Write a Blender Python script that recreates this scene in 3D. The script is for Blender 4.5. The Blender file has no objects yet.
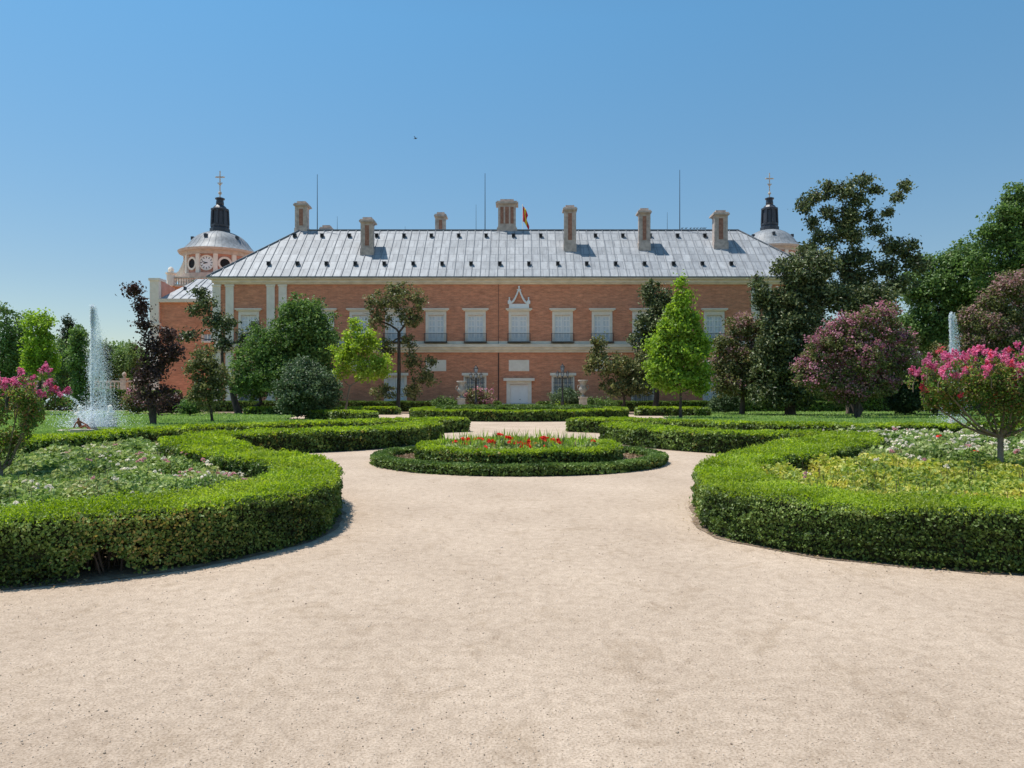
import bpy, math, random
import numpy as np
from mathutils import Vector
random.seed(7)
RNG = np.random.default_rng(11)
PI = math.pi
scene = bpy.context.scene
COL = scene.collection
F, HX, HY, EYE = 740.0, 519.0, 395.0, 1.6

def P(px, py, Y):
    return np.array([(px-HX)*Y/F, Y, EYE+(HY-py)*Y/F])
def G(px, py):
    Y = EYE*F/(py-HY)
    return np.array([(px-HX)*Y/F, Y, 0.0])

# ---------------------------------------------------------------- mesh building
class MB:
    def __init__(s): s.p = []
    def add(s, V, Fc, mat=0, rnd=None, smooth=False):
        V = np.asarray(V, dtype=np.float32).reshape(-1, 3); Fc = np.asarray(Fc, dtype=np.int32)
        if len(Fc) == 0: return s
        if rnd is None: rnd = RNG.random()*np.ones(len(Fc))
        s.p.append((V, Fc, mat, np.asarray(rnd, dtype=np.float32), smooth)); return s
    def build(s, name, mats, parent=None, loc=None):
        me = bpy.data.meshes.new(name)
        nv = sum(len(p[0]) for p in s.p); nf = sum(len(p[1]) for p in s.p)
        V = np.concatenate([p[0] for p in s.p])
        L, T, M, R, S = [], [], [], [], []
        o = 0
        for v, f, m, r, sm in s.p:
            L.append((f+o).ravel()); T.append(np.full(len(f), f.shape[1], np.int32))
            M.append(np.full(len(f), m, np.int32)); R.append(r); S.append(np.full(len(f), sm, bool)); o += len(v)
        L = np.concatenate(L); T = np.concatenate(T)
        me.vertices.add(nv); me.loops.add(len(L)); me.polygons.add(nf)
        if loc is not None: V = V-np.asarray(loc, dtype=np.float32)
        me.vertices.foreach_set('co', V.ravel().astype(np.float32))
        me.loops.foreach_set('vertex_index', L.astype(np.int32))
        st = np.concatenate([[0], np.cumsum(T)[:-1]]).astype(np.int32)
        me.polygons.foreach_set('loop_start', st)
        me.polygons.foreach_set('loop_total', T.astype(np.int32))
        me.polygons.foreach_set('material_index', np.concatenate(M).astype(np.int32))
        me.polygons.foreach_set('use_smooth', np.concatenate(S))
        me.update(calc_edges=True)
        at = me.attributes.new('rnd', 'FLOAT', 'FACE')
        at.data.foreach_set('value', np.concatenate(R).astype(np.float32))
        if not isinstance(mats, (list, tuple)): mats = [mats]
        for m in mats: me.materials.append(m)
        me.validate()
        ob = bpy.data.objects.new(name, me); COL.objects.link(ob)
        if loc is not None: ob.location = [float(c) for c in loc]
        if parent is not None:
            ob.parent = parent
            if loc is None:
                wl = world_loc(parent)
                ob.location = (-wl[0], -wl[1], -wl[2])
            else:
                wl = world_loc(parent); ob.location = tuple(float(loc[i])-wl[i] for i in range(3))
        return ob
def world_loc(o):
    v = Vector(o.location)
    while o.parent is not None:
        o = o.parent; v = v+Vector(o.location)
    return v
def tag(o, label=None, cat=None, group=None, kind=None):
    if label: o['label'] = label
    if cat: o['category'] = cat
    if group: o['group'] = group
    if kind: o['kind'] = kind
    return o
def thing(name, label, cat, loc=(0, 0, 0), group=None):
    o = bpy.data.objects.new(name, None); COL.objects.link(o)
    o.location = tuple(float(c) for c in loc); o.empty_display_size = .3
    return tag(o, label, cat, group)
def copy_tree(o, parent=None):
    c = o.copy(); COL.objects.link(c)
    if parent is not None: c.parent = parent
    for ch in list(o.children):
        copy_tree(ch, c)
    return c

BOXF = [[0,3,2,1],[4,5,6,7],[0,1,5,4],[1,2,6,5],[2,3,7,6],[3,0,4,7]]
def box(mb, x0, x1, y0, y1, z0, z1, mat=0, rnd=None):
    V = [(x0,y0,z0),(x1,y0,z0),(x1,y1,z0),(x0,y1,z0),(x0,y0,z1),(x1,y0,z1),(x1,y1,z1),(x0,y1,z1)]
    mb.add(V, BOXF, mat, None if rnd is None else [rnd]*6); return mb
def tube(mb, pts, rad, n=6, mat=0, smooth=True, cap=True):
    pts = np.asarray(pts, float); rad = np.broadcast_to(np.asarray(rad, float), (len(pts),))
    d = np.gradient(pts, axis=0); d /= np.linalg.norm(d, axis=1)[:, None]+1e-9
    ref = np.array([0., 1., 0.]) if abs(d[:, 1]).mean() < .8 else np.array([1., 0., 0.])
    a = np.cross(d, ref); a /= np.linalg.norm(a, axis=1)[:, None]+1e-9
    b = np.cross(d, a)
    t = np.arange(n)*2*PI/n
    V = pts[:, None, :]+rad[:, None, None]*(np.cos(t)[None, :, None]*a[:, None, :]+np.sin(t)[None, :, None]*b[:, None, :])
    m = len(pts); i = np.arange(m-1)[:, None]*n; j = np.arange(n)[None, :]; k = (np.arange(n)+1) % n
    Fq = np.stack([i+j, i+k[None, :], i+n+k[None, :], i+n+j], -1).reshape(-1, 4)
    mb.add(V.reshape(-1, 3), Fq, mat, None, smooth)
    if cap:
        for q in (0, m-1):
            c = V[q]; VV = np.vstack([c, c.mean(0)[None]])
            mb.add(VV, [[x, (x+1) % n, n] for x in range(n)], mat, None, False)
    return mb
def lathe(mb, prof, c, n=20, mat=0, smooth=True, a0=0, a1=2*PI):
    prof = np.asarray(prof, float); full = abs(a1-a0-2*PI) < 1e-6
    t = a0+np.arange(n if full else n+1)*(a1-a0)/n; nn = len(t)
    V = np.stack([c[0]+prof[:, 0][:, None]*np.cos(t), c[1]+prof[:, 0][:, None]*np.sin(t), c[2]+prof[:, 1][:, None]*np.ones(nn)], -1)
    m = len(prof); j = np.arange(nn if full else nn-1); k = (j+1) % nn
    i = np.arange(m-1)[:, None]*nn
    Fq = np.stack([i+j, i+k, i+nn+k, i+nn+j], -1).reshape(-1, 4)
    mb.add(V.reshape(-1, 3), Fq, mat, None, smooth); return mb
def ico(sub=1):
    import bmesh
    bm = bmesh.new(); bmesh.ops.create_icosphere(bm, subdivisions=sub, radius=1)
    V = np.array([v.co[:] for v in bm.verts]); Fc = np.array([[v.index for v in f.verts] for f in bm.faces]); bm.free()
    return V, Fc
ICO1, ICO2 = ico(1), ico(2)
def blob(mb, c, r, mat=0, lvl=2, smooth=True):
    V, Fc = ICO2 if lvl == 2 else ICO1
    mb.add(np.asarray(c)+V*np.asarray(r), Fc, mat, None, smooth); return mb
def prism(mb, poly, y0, y1, mat=0):
    """outline in x,z extruded along y"""
    n = len(poly); V = [(x, y0, z) for x, z in poly]+[(x, y1, z) for x, z in poly]
    mb.add(V, [[i, (i+1) % n, n+(i+1) % n, n+i] for i in range(n)], mat)
    mb.add(V, [list(range(n))[::-1]], mat); mb.add(V, [list(range(n, 2*n))], mat); return mb

def unit(a): return a/(np.linalg.norm(a, axis=-1, keepdims=True)+1e-9)
def leaves(mb, C, D, N, ln, wd, mat=0, rnd=None, fold=.15):
    """rhombic leaves: centre C, length direction D, normal hint N"""
    n = len(C)
    if n == 0: return
    D = unit(D); S = unit(np.cross(D, N)); NN = np.cross(S, D)
    ln = np.broadcast_to(ln, (n,))[:, None]; wd = np.broadcast_to(wd, (n,))[:, None]
    up = NN*(ln*fold)
    V = np.stack([C-D*ln*.5, C+S*wd*.5+up-D*ln*.08, C+D*ln*.5, C-S*wd*.5+up-D*ln*.08], 1)
    if rnd is None: rnd = RNG.random(n)
    mb.add(V.reshape(-1, 3), np.arange(n*4).reshape(n, 4), mat, rnd)
def rdir(n):
    return unit(RNG.normal(size=(n, 3)))
def vnoise(x, y, s, seed=0):
    """cheap smooth 2D noise in 0..1"""
    x = np.asarray(x)/s+seed*13.7; y = np.asarray(y)/s+seed*7.3
    xi = np.floor(x).astype(np.int64); yi = np.floor(y).astype(np.int64); fx = x-xi; fy = y-yi
    fx = fx*fx*(3-2*fx); fy = fy*fy*(3-2*fy)
    def h(a, b):
        v = np.sin(a*127.1+b*311.7+seed*74.7)*43758.5453
        return v-np.floor(v)
    return (h(xi, yi)*(1-fx)+h(xi+1, yi)*fx)*(1-fy)+(h(xi, yi+1)*(1-fx)+h(xi+1, yi+1)*fx)*fy

# ---------------------------------------------------------------- materials
def nt(name):
    m = bpy.data.materials.new(name); m.use_nodes = True
    t = m.node_tree; return m, t, t.nodes['Principled BSDF'], t.nodes['Material Output']
def leafmat(name, cols, trans=.3, rough=.5, spec=.35, vol=None):
    m, t, b, out = nt(name)
    a = t.nodes.new('ShaderNodeAttribute'); a.attribute_name = 'rnd'
    r = t.nodes.new('ShaderNodeValToRGB'); e = r.color_ramp.elements
    while len(e) < len(cols): e.new(.5)
    for i, c in enumerate(cols):
        e[i].position = i/(len(cols)-1); e[i].color = (*c, 1)
    t.links.new(a.outputs['Fac'], r.inputs[0])
    tc = t.nodes.new('ShaderNodeTexCoord'); nz = t.nodes.new('ShaderNodeTexNoise'); nz.inputs['Scale'].default_value = 1.3
    t.links.new(tc.outputs['Object'], nz.inputs['Vector'])
    hs = t.nodes.new('ShaderNodeHueSaturation')
    mr = t.nodes.new('ShaderNodeMapRange'); mr.inputs[1].default_value = .3; mr.inputs[2].default_value = .7
    mr.inputs[3].default_value = .9; mr.inputs[4].default_value = 1.42
    t.links.new(nz.outputs[0], mr.inputs[0]); t.links.new(mr.outputs[0], hs.inputs['Value'])
    t.links.new(r.outputs[0], hs.inputs['Color'])
    t.links.new(hs.outputs[0], b.inputs['Base Color'])
    b.inputs['Roughness'].default_value = rough; b.inputs['Specular IOR Level'].default_value = spec
    tr = t.nodes.new('ShaderNodeBsdfTranslucent'); mx = t.nodes.new('ShaderNodeMixShader'); mx.inputs[0].default_value = trans
    hs2 = t.nodes.new('ShaderNodeHueSaturation'); hs2.inputs['Value'].default_value = 1.5; hs2.inputs['Saturation'].default_value = 1.1
    t.links.new(hs.outputs[0], hs2.inputs['Color']); t.links.new(hs2.outputs[0], tr.inputs[0])
    t.links.new(b.outputs[0], mx.inputs[1]); t.links.new(tr.outputs[0], mx.inputs[2]); t.links.new(mx.outputs[0], out.inputs[0])
    return m
def mat(name, c, c2=None, scale=3., rough=.8, spec=.3, bump=0., bscale=None, metal=0., stretch=(1, 1, 1), detail=5, lo=.35, hi=.65):
    m, t, b, out = nt(name)
    b.inputs['Roughness'].default_value = rough; b.inputs['Specular IOR Level'].default_value = spec; b.inputs['Metallic'].default_value = metal
    if c2 is None: c2 = tuple(x*.75 for x in c)
    tc = t.nodes.new('ShaderNodeTexCoord'); mp = t.nodes.new('ShaderNodeMapping'); mp.inputs['Scale'].default_value = stretch
    t.links.new(tc.outputs['Object'], mp.inputs[0])
    nz = t.nodes.new('ShaderNodeTexNoise'); nz.inputs['Scale'].default_value = scale; nz.inputs['Detail'].default_value = detail
    t.links.new(mp.outputs[0], nz.inputs['Vector'])
    r = t.nodes.new('ShaderNodeValToRGB'); r.color_ramp.elements[0].position = lo; r.color_ramp.elements[1].position = hi
    r.color_ramp.elements[0].color = (*c2, 1); r.color_ramp.elements[1].color = (*c, 1)
    t.links.new(nz.outputs[0], r.inputs[0]); t.links.new(r.outputs[0], b.inputs['Base Color'])
    if bump:
        n2 = t.nodes.new('ShaderNodeTexNoise'); n2.inputs['Scale'].default_value = bscale or scale*4; n2.inputs['Detail'].default_value = 6
        t.links.new(tc.outputs['Object'], n2.inputs['Vector'])
        bp = t.nodes.new('ShaderNodeBump'); bp.inputs['Strength'].default_value = bump; bp.inputs['Distance'].default_value = .02
        t.links.new(n2.outputs[0], bp.inputs['Height']); t.links.new(bp.outputs[0], b.inputs['Normal'])
    return m
def node(t, typ, **kw):
    n = t.nodes.new(typ)
    for k, v in kw.items():
        if k.startswith('i_'):
            n.inputs[int(k[2:])].default_value = v
        else: setattr(n, k, v)
    return n
def brickmat():
    m, t, b, out = nt('facade_brick')
    tc = node(t, 'ShaderNodeTexCoord'); sx = node(t, 'ShaderNodeSeparateXYZ'); cx = node(t, 'ShaderNodeCombineXYZ')
    ad = node(t, 'ShaderNodeMath', operation='ADD')
    L = t.links.new
    L(tc.outputs['Object'], sx.inputs[0]); L(sx.outputs[0], ad.inputs[0]); L(sx.outputs[1], ad.inputs[1])
    L(ad.outputs[0], cx.inputs[0]); L(sx.outputs[2], cx.inputs[1])
    br = node(t, 'ShaderNodeTexBrick'); br.inputs['Scale'].default_value = 1.0
    br.inputs['Brick Width'].default_value = .3; br.inputs['Row Height'].default_value = .078; br.inputs['Mortar Size'].default_value = .006
    br.inputs['Color1'].default_value = (.80, .315, .175, 1); br.inputs['Color2'].default_value = (.64, .225, .12, 1); br.inputs['Mortar'].default_value = (.74, .49, .35, 1)
    L(cx.outputs[0], br.inputs['Vector'])
    mp = node(t, 'ShaderNodeMapping'); mp.inputs['Scale'].default_value = (.8, .8, 3.2); L(tc.outputs['Object'], mp.inputs[0])
    nz = node(t, 'ShaderNodeTexNoise'); nz.inputs['Scale'].default_value = 1.2; nz.inputs['Detail'].default_value = 8; nz.inputs['Roughness'].default_value = .65
    L(mp.outputs[0], nz.inputs['Vector'])
    rp = node(t, 'ShaderNodeValToRGB'); rp.color_ramp.elements[0].position = .3; rp.color_ramp.elements[0].color = (.70, .68, .68, 1)
    rp.color_ramp.elements[1].position = .7; rp.color_ramp.elements[1].color = (1.12, 1.12, 1.12, 1)
    L(nz.outputs[0], rp.inputs[0])
    mx = node(t, 'ShaderNodeMixRGB', blend_type='MULTIPLY'); mx.inputs[0].default_value = 1
    L(br.outputs[0], mx.inputs[1]); L(rp.outputs[0], mx.inputs[2]); L(mx.outputs[0], b.inputs['Base Color'])
    b.inputs['Roughness'].default_value = .9; b.inputs['Specular IOR Level'].default_value = .2
    bp = node(t, 'ShaderNodeBump'); bp.inputs['Strength'].default_value = .3; bp.inputs['Distance'].default_value = .01
    L(br.outputs['Fac'], bp.inputs['Height']); bp.invert = True; L(bp.outputs[0], b.inputs['Normal'])
    return m
def roofmat():
    m, t, b, out = nt('lead_roofing'); L = t.links.new
    tc = node(t, 'ShaderNodeTexCoord'); sx = node(t, 'ShaderNodeSeparateXYZ'); cx = node(t, 'ShaderNodeCombineXYZ')
    L(tc.outputs['Object'], sx.inputs[0]); L(sx.outputs[0], cx.inputs[0]); L(sx.outputs[2], cx.inputs[1])
    br = node(t, 'ShaderNodeTexBrick'); br.offset = .5; br.inputs['Scale'].default_value = 1
    br.inputs['Brick Width'].default_value = .96; br.inputs['Row Height'].default_value = .95; br.inputs['Mortar Size'].default_value = .03
    br.inputs['Color1'].default_value = (.365, .378, .39, 1); br.inputs['Color2'].default_value = (.27, .285, .30, 1); br.inputs['Mortar'].default_value = (.17, .18, .20, 1)
    L(cx.outputs[0], br.inputs['Vector'])
    mp = node(t, 'ShaderNodeMapping'); mp.inputs['Scale'].default_value = (1.6, 1, .5); L(tc.outputs['Object'], mp.inputs[0])
    nz = node(t, 'ShaderNodeTexNoise'); nz.inputs['Scale'].default_value = 1.1; nz.inputs['Detail'].default_value = 9; nz.inputs['Roughness'].default_value = .7
    L(mp.outputs[0], nz.inputs['Vector'])
    rp = node(t, 'ShaderNodeValToRGB'); rp.color_ramp.elements[0].position = .3; rp.color_ramp.elements[0].color = (.74, .74, .75, 1)
    rp.color_ramp.elements[1].position = .68; rp.color_ramp.elements[1].color = (1.22, 1.22, 1.22, 1)
    L(nz.outputs[0], rp.inputs[0])
    mx = node(t, 'ShaderNodeMixRGB', blend_type='MULTIPLY'); mx.inputs[0].default_value = 1
    L(br.outputs[0], mx.inputs[1]); L(rp.outputs[0], mx.inputs[2]); L(mx.outputs[0], b.inputs['Base Color'])
    b.inputs['Roughness'].default_value = .62; b.inputs['Specular IOR Level'].default_value = .35
    return m
def gravelmat():
    m, t, b, out = nt('sandy_gravel'); L = t.links.new
    tc = node(t, 'ShaderNodeTexCoord')
    def ns(scale, det, rough=.6, st=(1, 1, 1)):
        mp = node(t, 'ShaderNodeMapping'); mp.inputs['Scale'].default_value = st; L(tc.outputs['Object'], mp.inputs[0])
        n = node(t, 'ShaderNodeTexNoise'); n.inputs['Scale'].default_value = scale; n.inputs['Detail'].default_value = det; n.inputs['Roughness'].default_value = rough
        L(mp.outputs[0], n.inputs['Vector']); return n
    big = ns(.55, 6, .6, (1, .8, 1)); fine = ns(75, 6, .7); mid = ns(11, 7, .7)
    r1 = node(t, 'ShaderNodeValToRGB'); e = r1.color_ramp.elements
    e[0].position = .3; e[0].color = (.44, .345, .262, 1); e[1].position = .68; e[1].color = (.55, .44, .34, 1)
    L(big.outputs[0], r1.inputs[0])
    r2 = node(t, 'ShaderNodeValToRGB'); e = r2.color_ramp.elements
    e[0].position = .3; e[0].color = (.82, .80, .78, 1); e[1].position = .62; e[1].color = (1.1, 1.1, 1.1, 1)
    L(mid.outputs[0], r2.inputs[0])
    r3 = node(t, 'ShaderNodeValToRGB'); e = r3.color_ramp.elements
    e[0].position = .33; e[0].color = (.58, .54, .50, 1); e[1].position = .56; e[1].color = (1.06, 1.06, 1.06, 1)
    L(fine.outputs[0], r3.inputs[0])
    a = node(t, 'ShaderNodeMixRGB', blend_type='MULTIPLY'); a.inputs[0].default_value = 1
    c = node(t, 'ShaderNodeMixRGB', blend_type='MULTIPLY'); c.inputs[0].default_value = 1
    L(r1.outputs[0], a.inputs[1]); L(r2.outputs[0], a.inputs[2]); L(a.outputs[0], c.inputs[1]); L(r3.outputs[0], c.inputs[2])
    vo = node(t, 'ShaderNodeTexVoronoi'); vo.inputs['Scale'].default_value = 55; L(tc.outputs['Object'], vo.inputs['Vector'])
    r4 = node(t, 'ShaderNodeValToRGB'); e = r4.color_ramp.elements
    e[0].position = .06; e[0].color = (.55, .52, .5, 1); e[1].position = .12; e[1].color = (1, 1, 1, 1)
    L(vo.outputs['Distance'], r4.inputs[0])
    sc_ = ns(2.4, 9, .72, (1, .7, 1)); sc_.inputs['Distortion'].default_value = 1.2
    r5 = node(t, 'ShaderNodeValToRGB'); e = r5.color_ramp.elements
    e[0].position = .34; e[0].color = (.87, .85, .82, 1); e[1].position = .47; e[1].color = (1.02, 1.02, 1.02, 1)
    L(sc_.outputs[0], r5.inputs[0])
    c5 = node(t, 'ShaderNodeMixRGB', blend_type='MULTIPLY'); c5.inputs[0].default_value = 1
    L(c.outputs[0], c5.inputs[1]); L(r5.outputs[0], c5.inputs[2]); c = c5
    d = node(t, 'ShaderNodeMixRGB', blend_type='MULTIPLY'); d.inputs[0].default_value = .35
    L(c.outputs[0], d.inputs[1]); L(r4.outputs[0], d.inputs[2]); L(d.outputs[0], b.inputs['Base Color'])
    b.inputs['Roughness'].default_value = .95; b.inputs['Specular IOR Level'].default_value = .15
    bp = node(t, 'ShaderNodeBump'); bp.inputs['Strength'].default_value = .55; bp.inputs['Distance'].default_value = .012
    L(fine.outputs[0], bp.inputs['Height'])
    bp2 = node(t, 'ShaderNodeBump'); bp2.inputs['Strength'].default_value = .5; bp2.inputs['Distance'].default_value = .05
    L(mid.outputs[0], bp2.inputs['Height']); L(bp.outputs[0], bp2.inputs['Normal']); L(bp2.outputs[0], b.inputs['Normal'])
    return m

M = dict(
 gravel=gravelmat(), brick=brickmat(), roof=roofmat(),
 stone=mat('pale_limestone', (.90, .80, .69), (.82, .72, .61), 2.2, .85, bump=.3, bscale=25),
 stone_old=mat('weathered_stone', (.62, .54, .44), (.42, .36, .30), 3., .9, bump=.5, bscale=30),
 ledge=mat('stained_limestone', (.88, .76, .62), (.72, .61, .49), 1.6, .9, stretch=(.8, 1, 2)),
 white=mat('white_paint', (.92, .90, .88), (.88, .86, .84), 4., .5),
 glass=mat('window_glass', (.45, .50, .56), (.35, .40, .46), 2., .15, .6),
 iron=mat('black_iron', (.03, .03, .035), (.02, .02, .02), 6., .5, .5),
 slate=mat('dark_slate', (.045, .05, .065), (.03, .033, .04), 4., .45, .5),
 dark=mat('dark_opening', (.02, .02, .022), None, 4., .8),
 bark=mat('tree_bark', (.12, .09, .07), (.05, .04, .032), 5., .95, bump=.8, bscale=22, stretch=(1, 1, .3)),
 bark_pale=mat('smooth_pale_bark', (.30, .23, .17), (.17, .12, .09), 5., .85, bump=.4, bscale=20, stretch=(1, 1, .3)),
 soil=mat('garden_soil', (.27, .20, .14), (.15, .105, .07), 9., .95, bump=.9, bscale=40),
 drysoil=mat('dry_mulch_soil', (.36, .27, .19), (.2, .14, .1), 10., .95, bump=.9, bscale=40),
 lawn=mat('lawn_turf', (.14, .22, .05), (.09, .15, .035), .5, .95, bump=.6, bscale=60),
 terracotta=mat('terracotta', (.34, .12, .06), (.2, .07, .04), 4., .8),
 wood=mat('bench_wood', (.25, .15, .08), (.15, .09, .05), 8., .7),
 red=mat('flag_red', (.55, .03, .03), None, 4., .8), yellow=mat('flag_yellow', (.75, .5, .03), None, 4., .8),
 drum=mat('faded_pink_render', (.74, .36, .27), (.60, .28, .21), 1.2, .9),
 lead=mat('dome_lead', (.25, .27, .29), (.15, .165, .18), 2.5, .55, .4, stretch=(1, 1, .3)),
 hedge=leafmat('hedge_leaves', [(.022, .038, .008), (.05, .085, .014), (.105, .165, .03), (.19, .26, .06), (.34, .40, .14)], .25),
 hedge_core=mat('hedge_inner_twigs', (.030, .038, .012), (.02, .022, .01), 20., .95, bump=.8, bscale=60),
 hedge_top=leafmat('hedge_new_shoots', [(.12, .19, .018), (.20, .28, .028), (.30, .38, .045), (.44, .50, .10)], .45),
 box=leafmat('box_leaves', [(.04, .07, .015), (.09, .145, .03), (.16, .23, .05), (.28, .35, .09)], .2),
 rose=leafmat('rose_leaves_olive', [(.07, .13, .03), (.14, .21, .05), (.24, .31, .09), (.38, .42, .17), (.28, .18, .10)], .3),
 rose_y=leafmat('rose_leaves_yellow', [(.10, .16, .03), (.20, .27, .05), (.34, .37, .07), (.48, .44, .10), (.48, .36, .12)], .35),
 p_white=leafmat('petals_white', [(.62, .56, .47), (.72, .67, .58)], .3, .7),
 p_pink=leafmat('petals_pink', [(.52, .22, .24), (.58, .38, .37)], .3, .7),
 p_red=leafmat('petals_red', [(.60, .03, .03), (.75, .08, .05)], .3, .7),
 myrtle=leafmat('crape_myrtle_pink', [(.42, .07, .17), (.54, .12, .26), (.62, .20, .34), (.68, .32, .42)], .35, .7),
 myrtle_red=leafmat('crape_myrtle_coral', [(.50, .05, .08), (.62, .10, .14), (.75, .18, .24)], .35, .7),
 mauve=leafmat('crape_myrtle_mauve', [(.22, .08, .11), (.38, .15, .21), (.54, .26, .34), (.72, .44, .52)], .3, .7),
 mauve_d=leafmat('crape_myrtle_faded', [(.16, .09, .08), (.27, .15, .14), (.38, .23, .22), (.48, .30, .32)], .3, .7),
 magnolia=leafmat('magnolia_leaves', [(.018, .030, .012), (.045, .068, .025), (.10, .13, .05), (.19, .21, .09), (.30, .30, .16)], .2, .45, .35),  # palest ramp colour paints the glossy leaf highlights
 magnolia_b=leafmat('magnolia_leaves_bronze', [(.035, .042, .016), (.08, .095, .03), (.15, .165, .055), (.25, .25, .10), (.28, .19, .10)], .25, .5, .35),
 prunus=leafmat('purple_plum_leaves', [(.025, .016, .014), (.05, .028, .025), (.09, .045, .04), (.15, .08, .065)], .2),
 green=leafmat('mid_green_leaves', [(.04, .075, .02), (.08, .145, .035), (.15, .235, .06), (.26, .34, .12)], .3),
 greygreen=leafmat('grey_green_leaves', [(.035, .06, .025), (.065, .105, .045), (.11, .16, .075), (.18, .22, .12)], .25),
 bright=leafmat('bright_green_leaves', [(.11, .18, .025), (.19, .29, .035), (.28, .40, .055), (.39, .49, .09)], .42),
 lime=leafmat('lime_leaves', [(.13, .20, .02), (.22, .31, .035), (.33, .42, .06), (.47, .54, .12)], .42),
 midfar=leafmat('background_leaves', [(.06, .11, .03), (.10, .17, .05), (.15, .23, .07), (.22, .30, .10)], .3),
 darkcon=leafmat('conifer_leaves', [(.018, .035, .015), (.03, .055, .022), (.05, .08, .03)], .15),
 grass=leafmat('grass_blades', [(.16, .25, .06), (.24, .34, .09), (.32, .42, .13)], .35),
)
def watermat():
    m, t, b, out = nt('fountain_spray')
    b.inputs['Base Color'].default_value = (.93, .96, 1, 1); b.inputs['Roughness'].default_value = .25
    b.inputs['Specular IOR Level'].default_value = .6
    tr = t.nodes.new('ShaderNodeBsdfTranslucent'); tr.inputs[0].default_value = (.9, .95, 1, 1)
    tp = t.nodes.new('ShaderNodeBsdfTransparent')
    m1 = t.nodes.new('ShaderNodeMixShader'); m1.inputs[0].default_value = .55
    m2 = t.nodes.new('ShaderNodeMixShader'); m2.inputs[0].default_value = .25
    t.links.new(b.outputs[0], m1.inputs[1]); t.links.new(tr.outputs[0], m1.inputs[2])
    t.links.new(m1.outputs[0], m2.inputs[1]); t.links.new(tp.outputs[0], m2.inputs[2]); t.links.new(m2.outputs[0], out.inputs[0])
    return m
M['water'] = watermat()
M['dry'] = leafmat('hedge_dry_leaves', [(.16, .13, .03), (.30, .27, .06), (.36, .24, .09)], .2)
# ================================================================ ground
def sheet(name, poly, z, m, kind='structure'):
    mb = MB(); V = [(x, y, z) for x, y in poly]
    ob = mb.add(V, [list(range(len(poly)))], 0).build(name, m); tag(ob, kind=kind); return ob
sheet('ground', [(-1500, -60), (1500, -60), (1500, 3000), (-1500, 3000)], 0.0, M['gravel'])
def smooth_path(pts, closed=False, step=.15):
    P_ = [np.array(p, float) for p in pts]; n = len(P_); out = []
    rng_ = range(n if closed else n-1)
    for i in rng_:
        if closed: p0, p1, p2, p3 = P_[(i-1) % n], P_[i], P_[(i+1) % n], P_[(i+2) % n]
        else: p0, p1, p2, p3 = P_[max(i-1, 0)], P_[i], P_[i+1], P_[min(i+2, n-1)]
        k = max(2, int(np.linalg.norm((p2-p1)[:2])/step))
        for j in range(k):
            t = j/k
            out.append(.5*((2*p1)+(-p0+p2)*t+(2*p0-5*p1+4*p2-p3)*t*t+(-p0+3*p1-3*p2+p3)*t**3))
    if not closed: out.append(P_[-1])
    return np.array(out)
def inpoly(x, y, poly):
    poly = np.asarray(poly); r = np.zeros(len(x), bool); n = len(poly); j = n-1
    for i in range(n):
        xi, yi = poly[i]; xj, yj = poly[j]
        c = ((yi > y) != (yj > y)) & (x < (xj-xi)*(y-yi)/(yj-yi+1e-12)+xi); r ^= c; j = i
    return r

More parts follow.
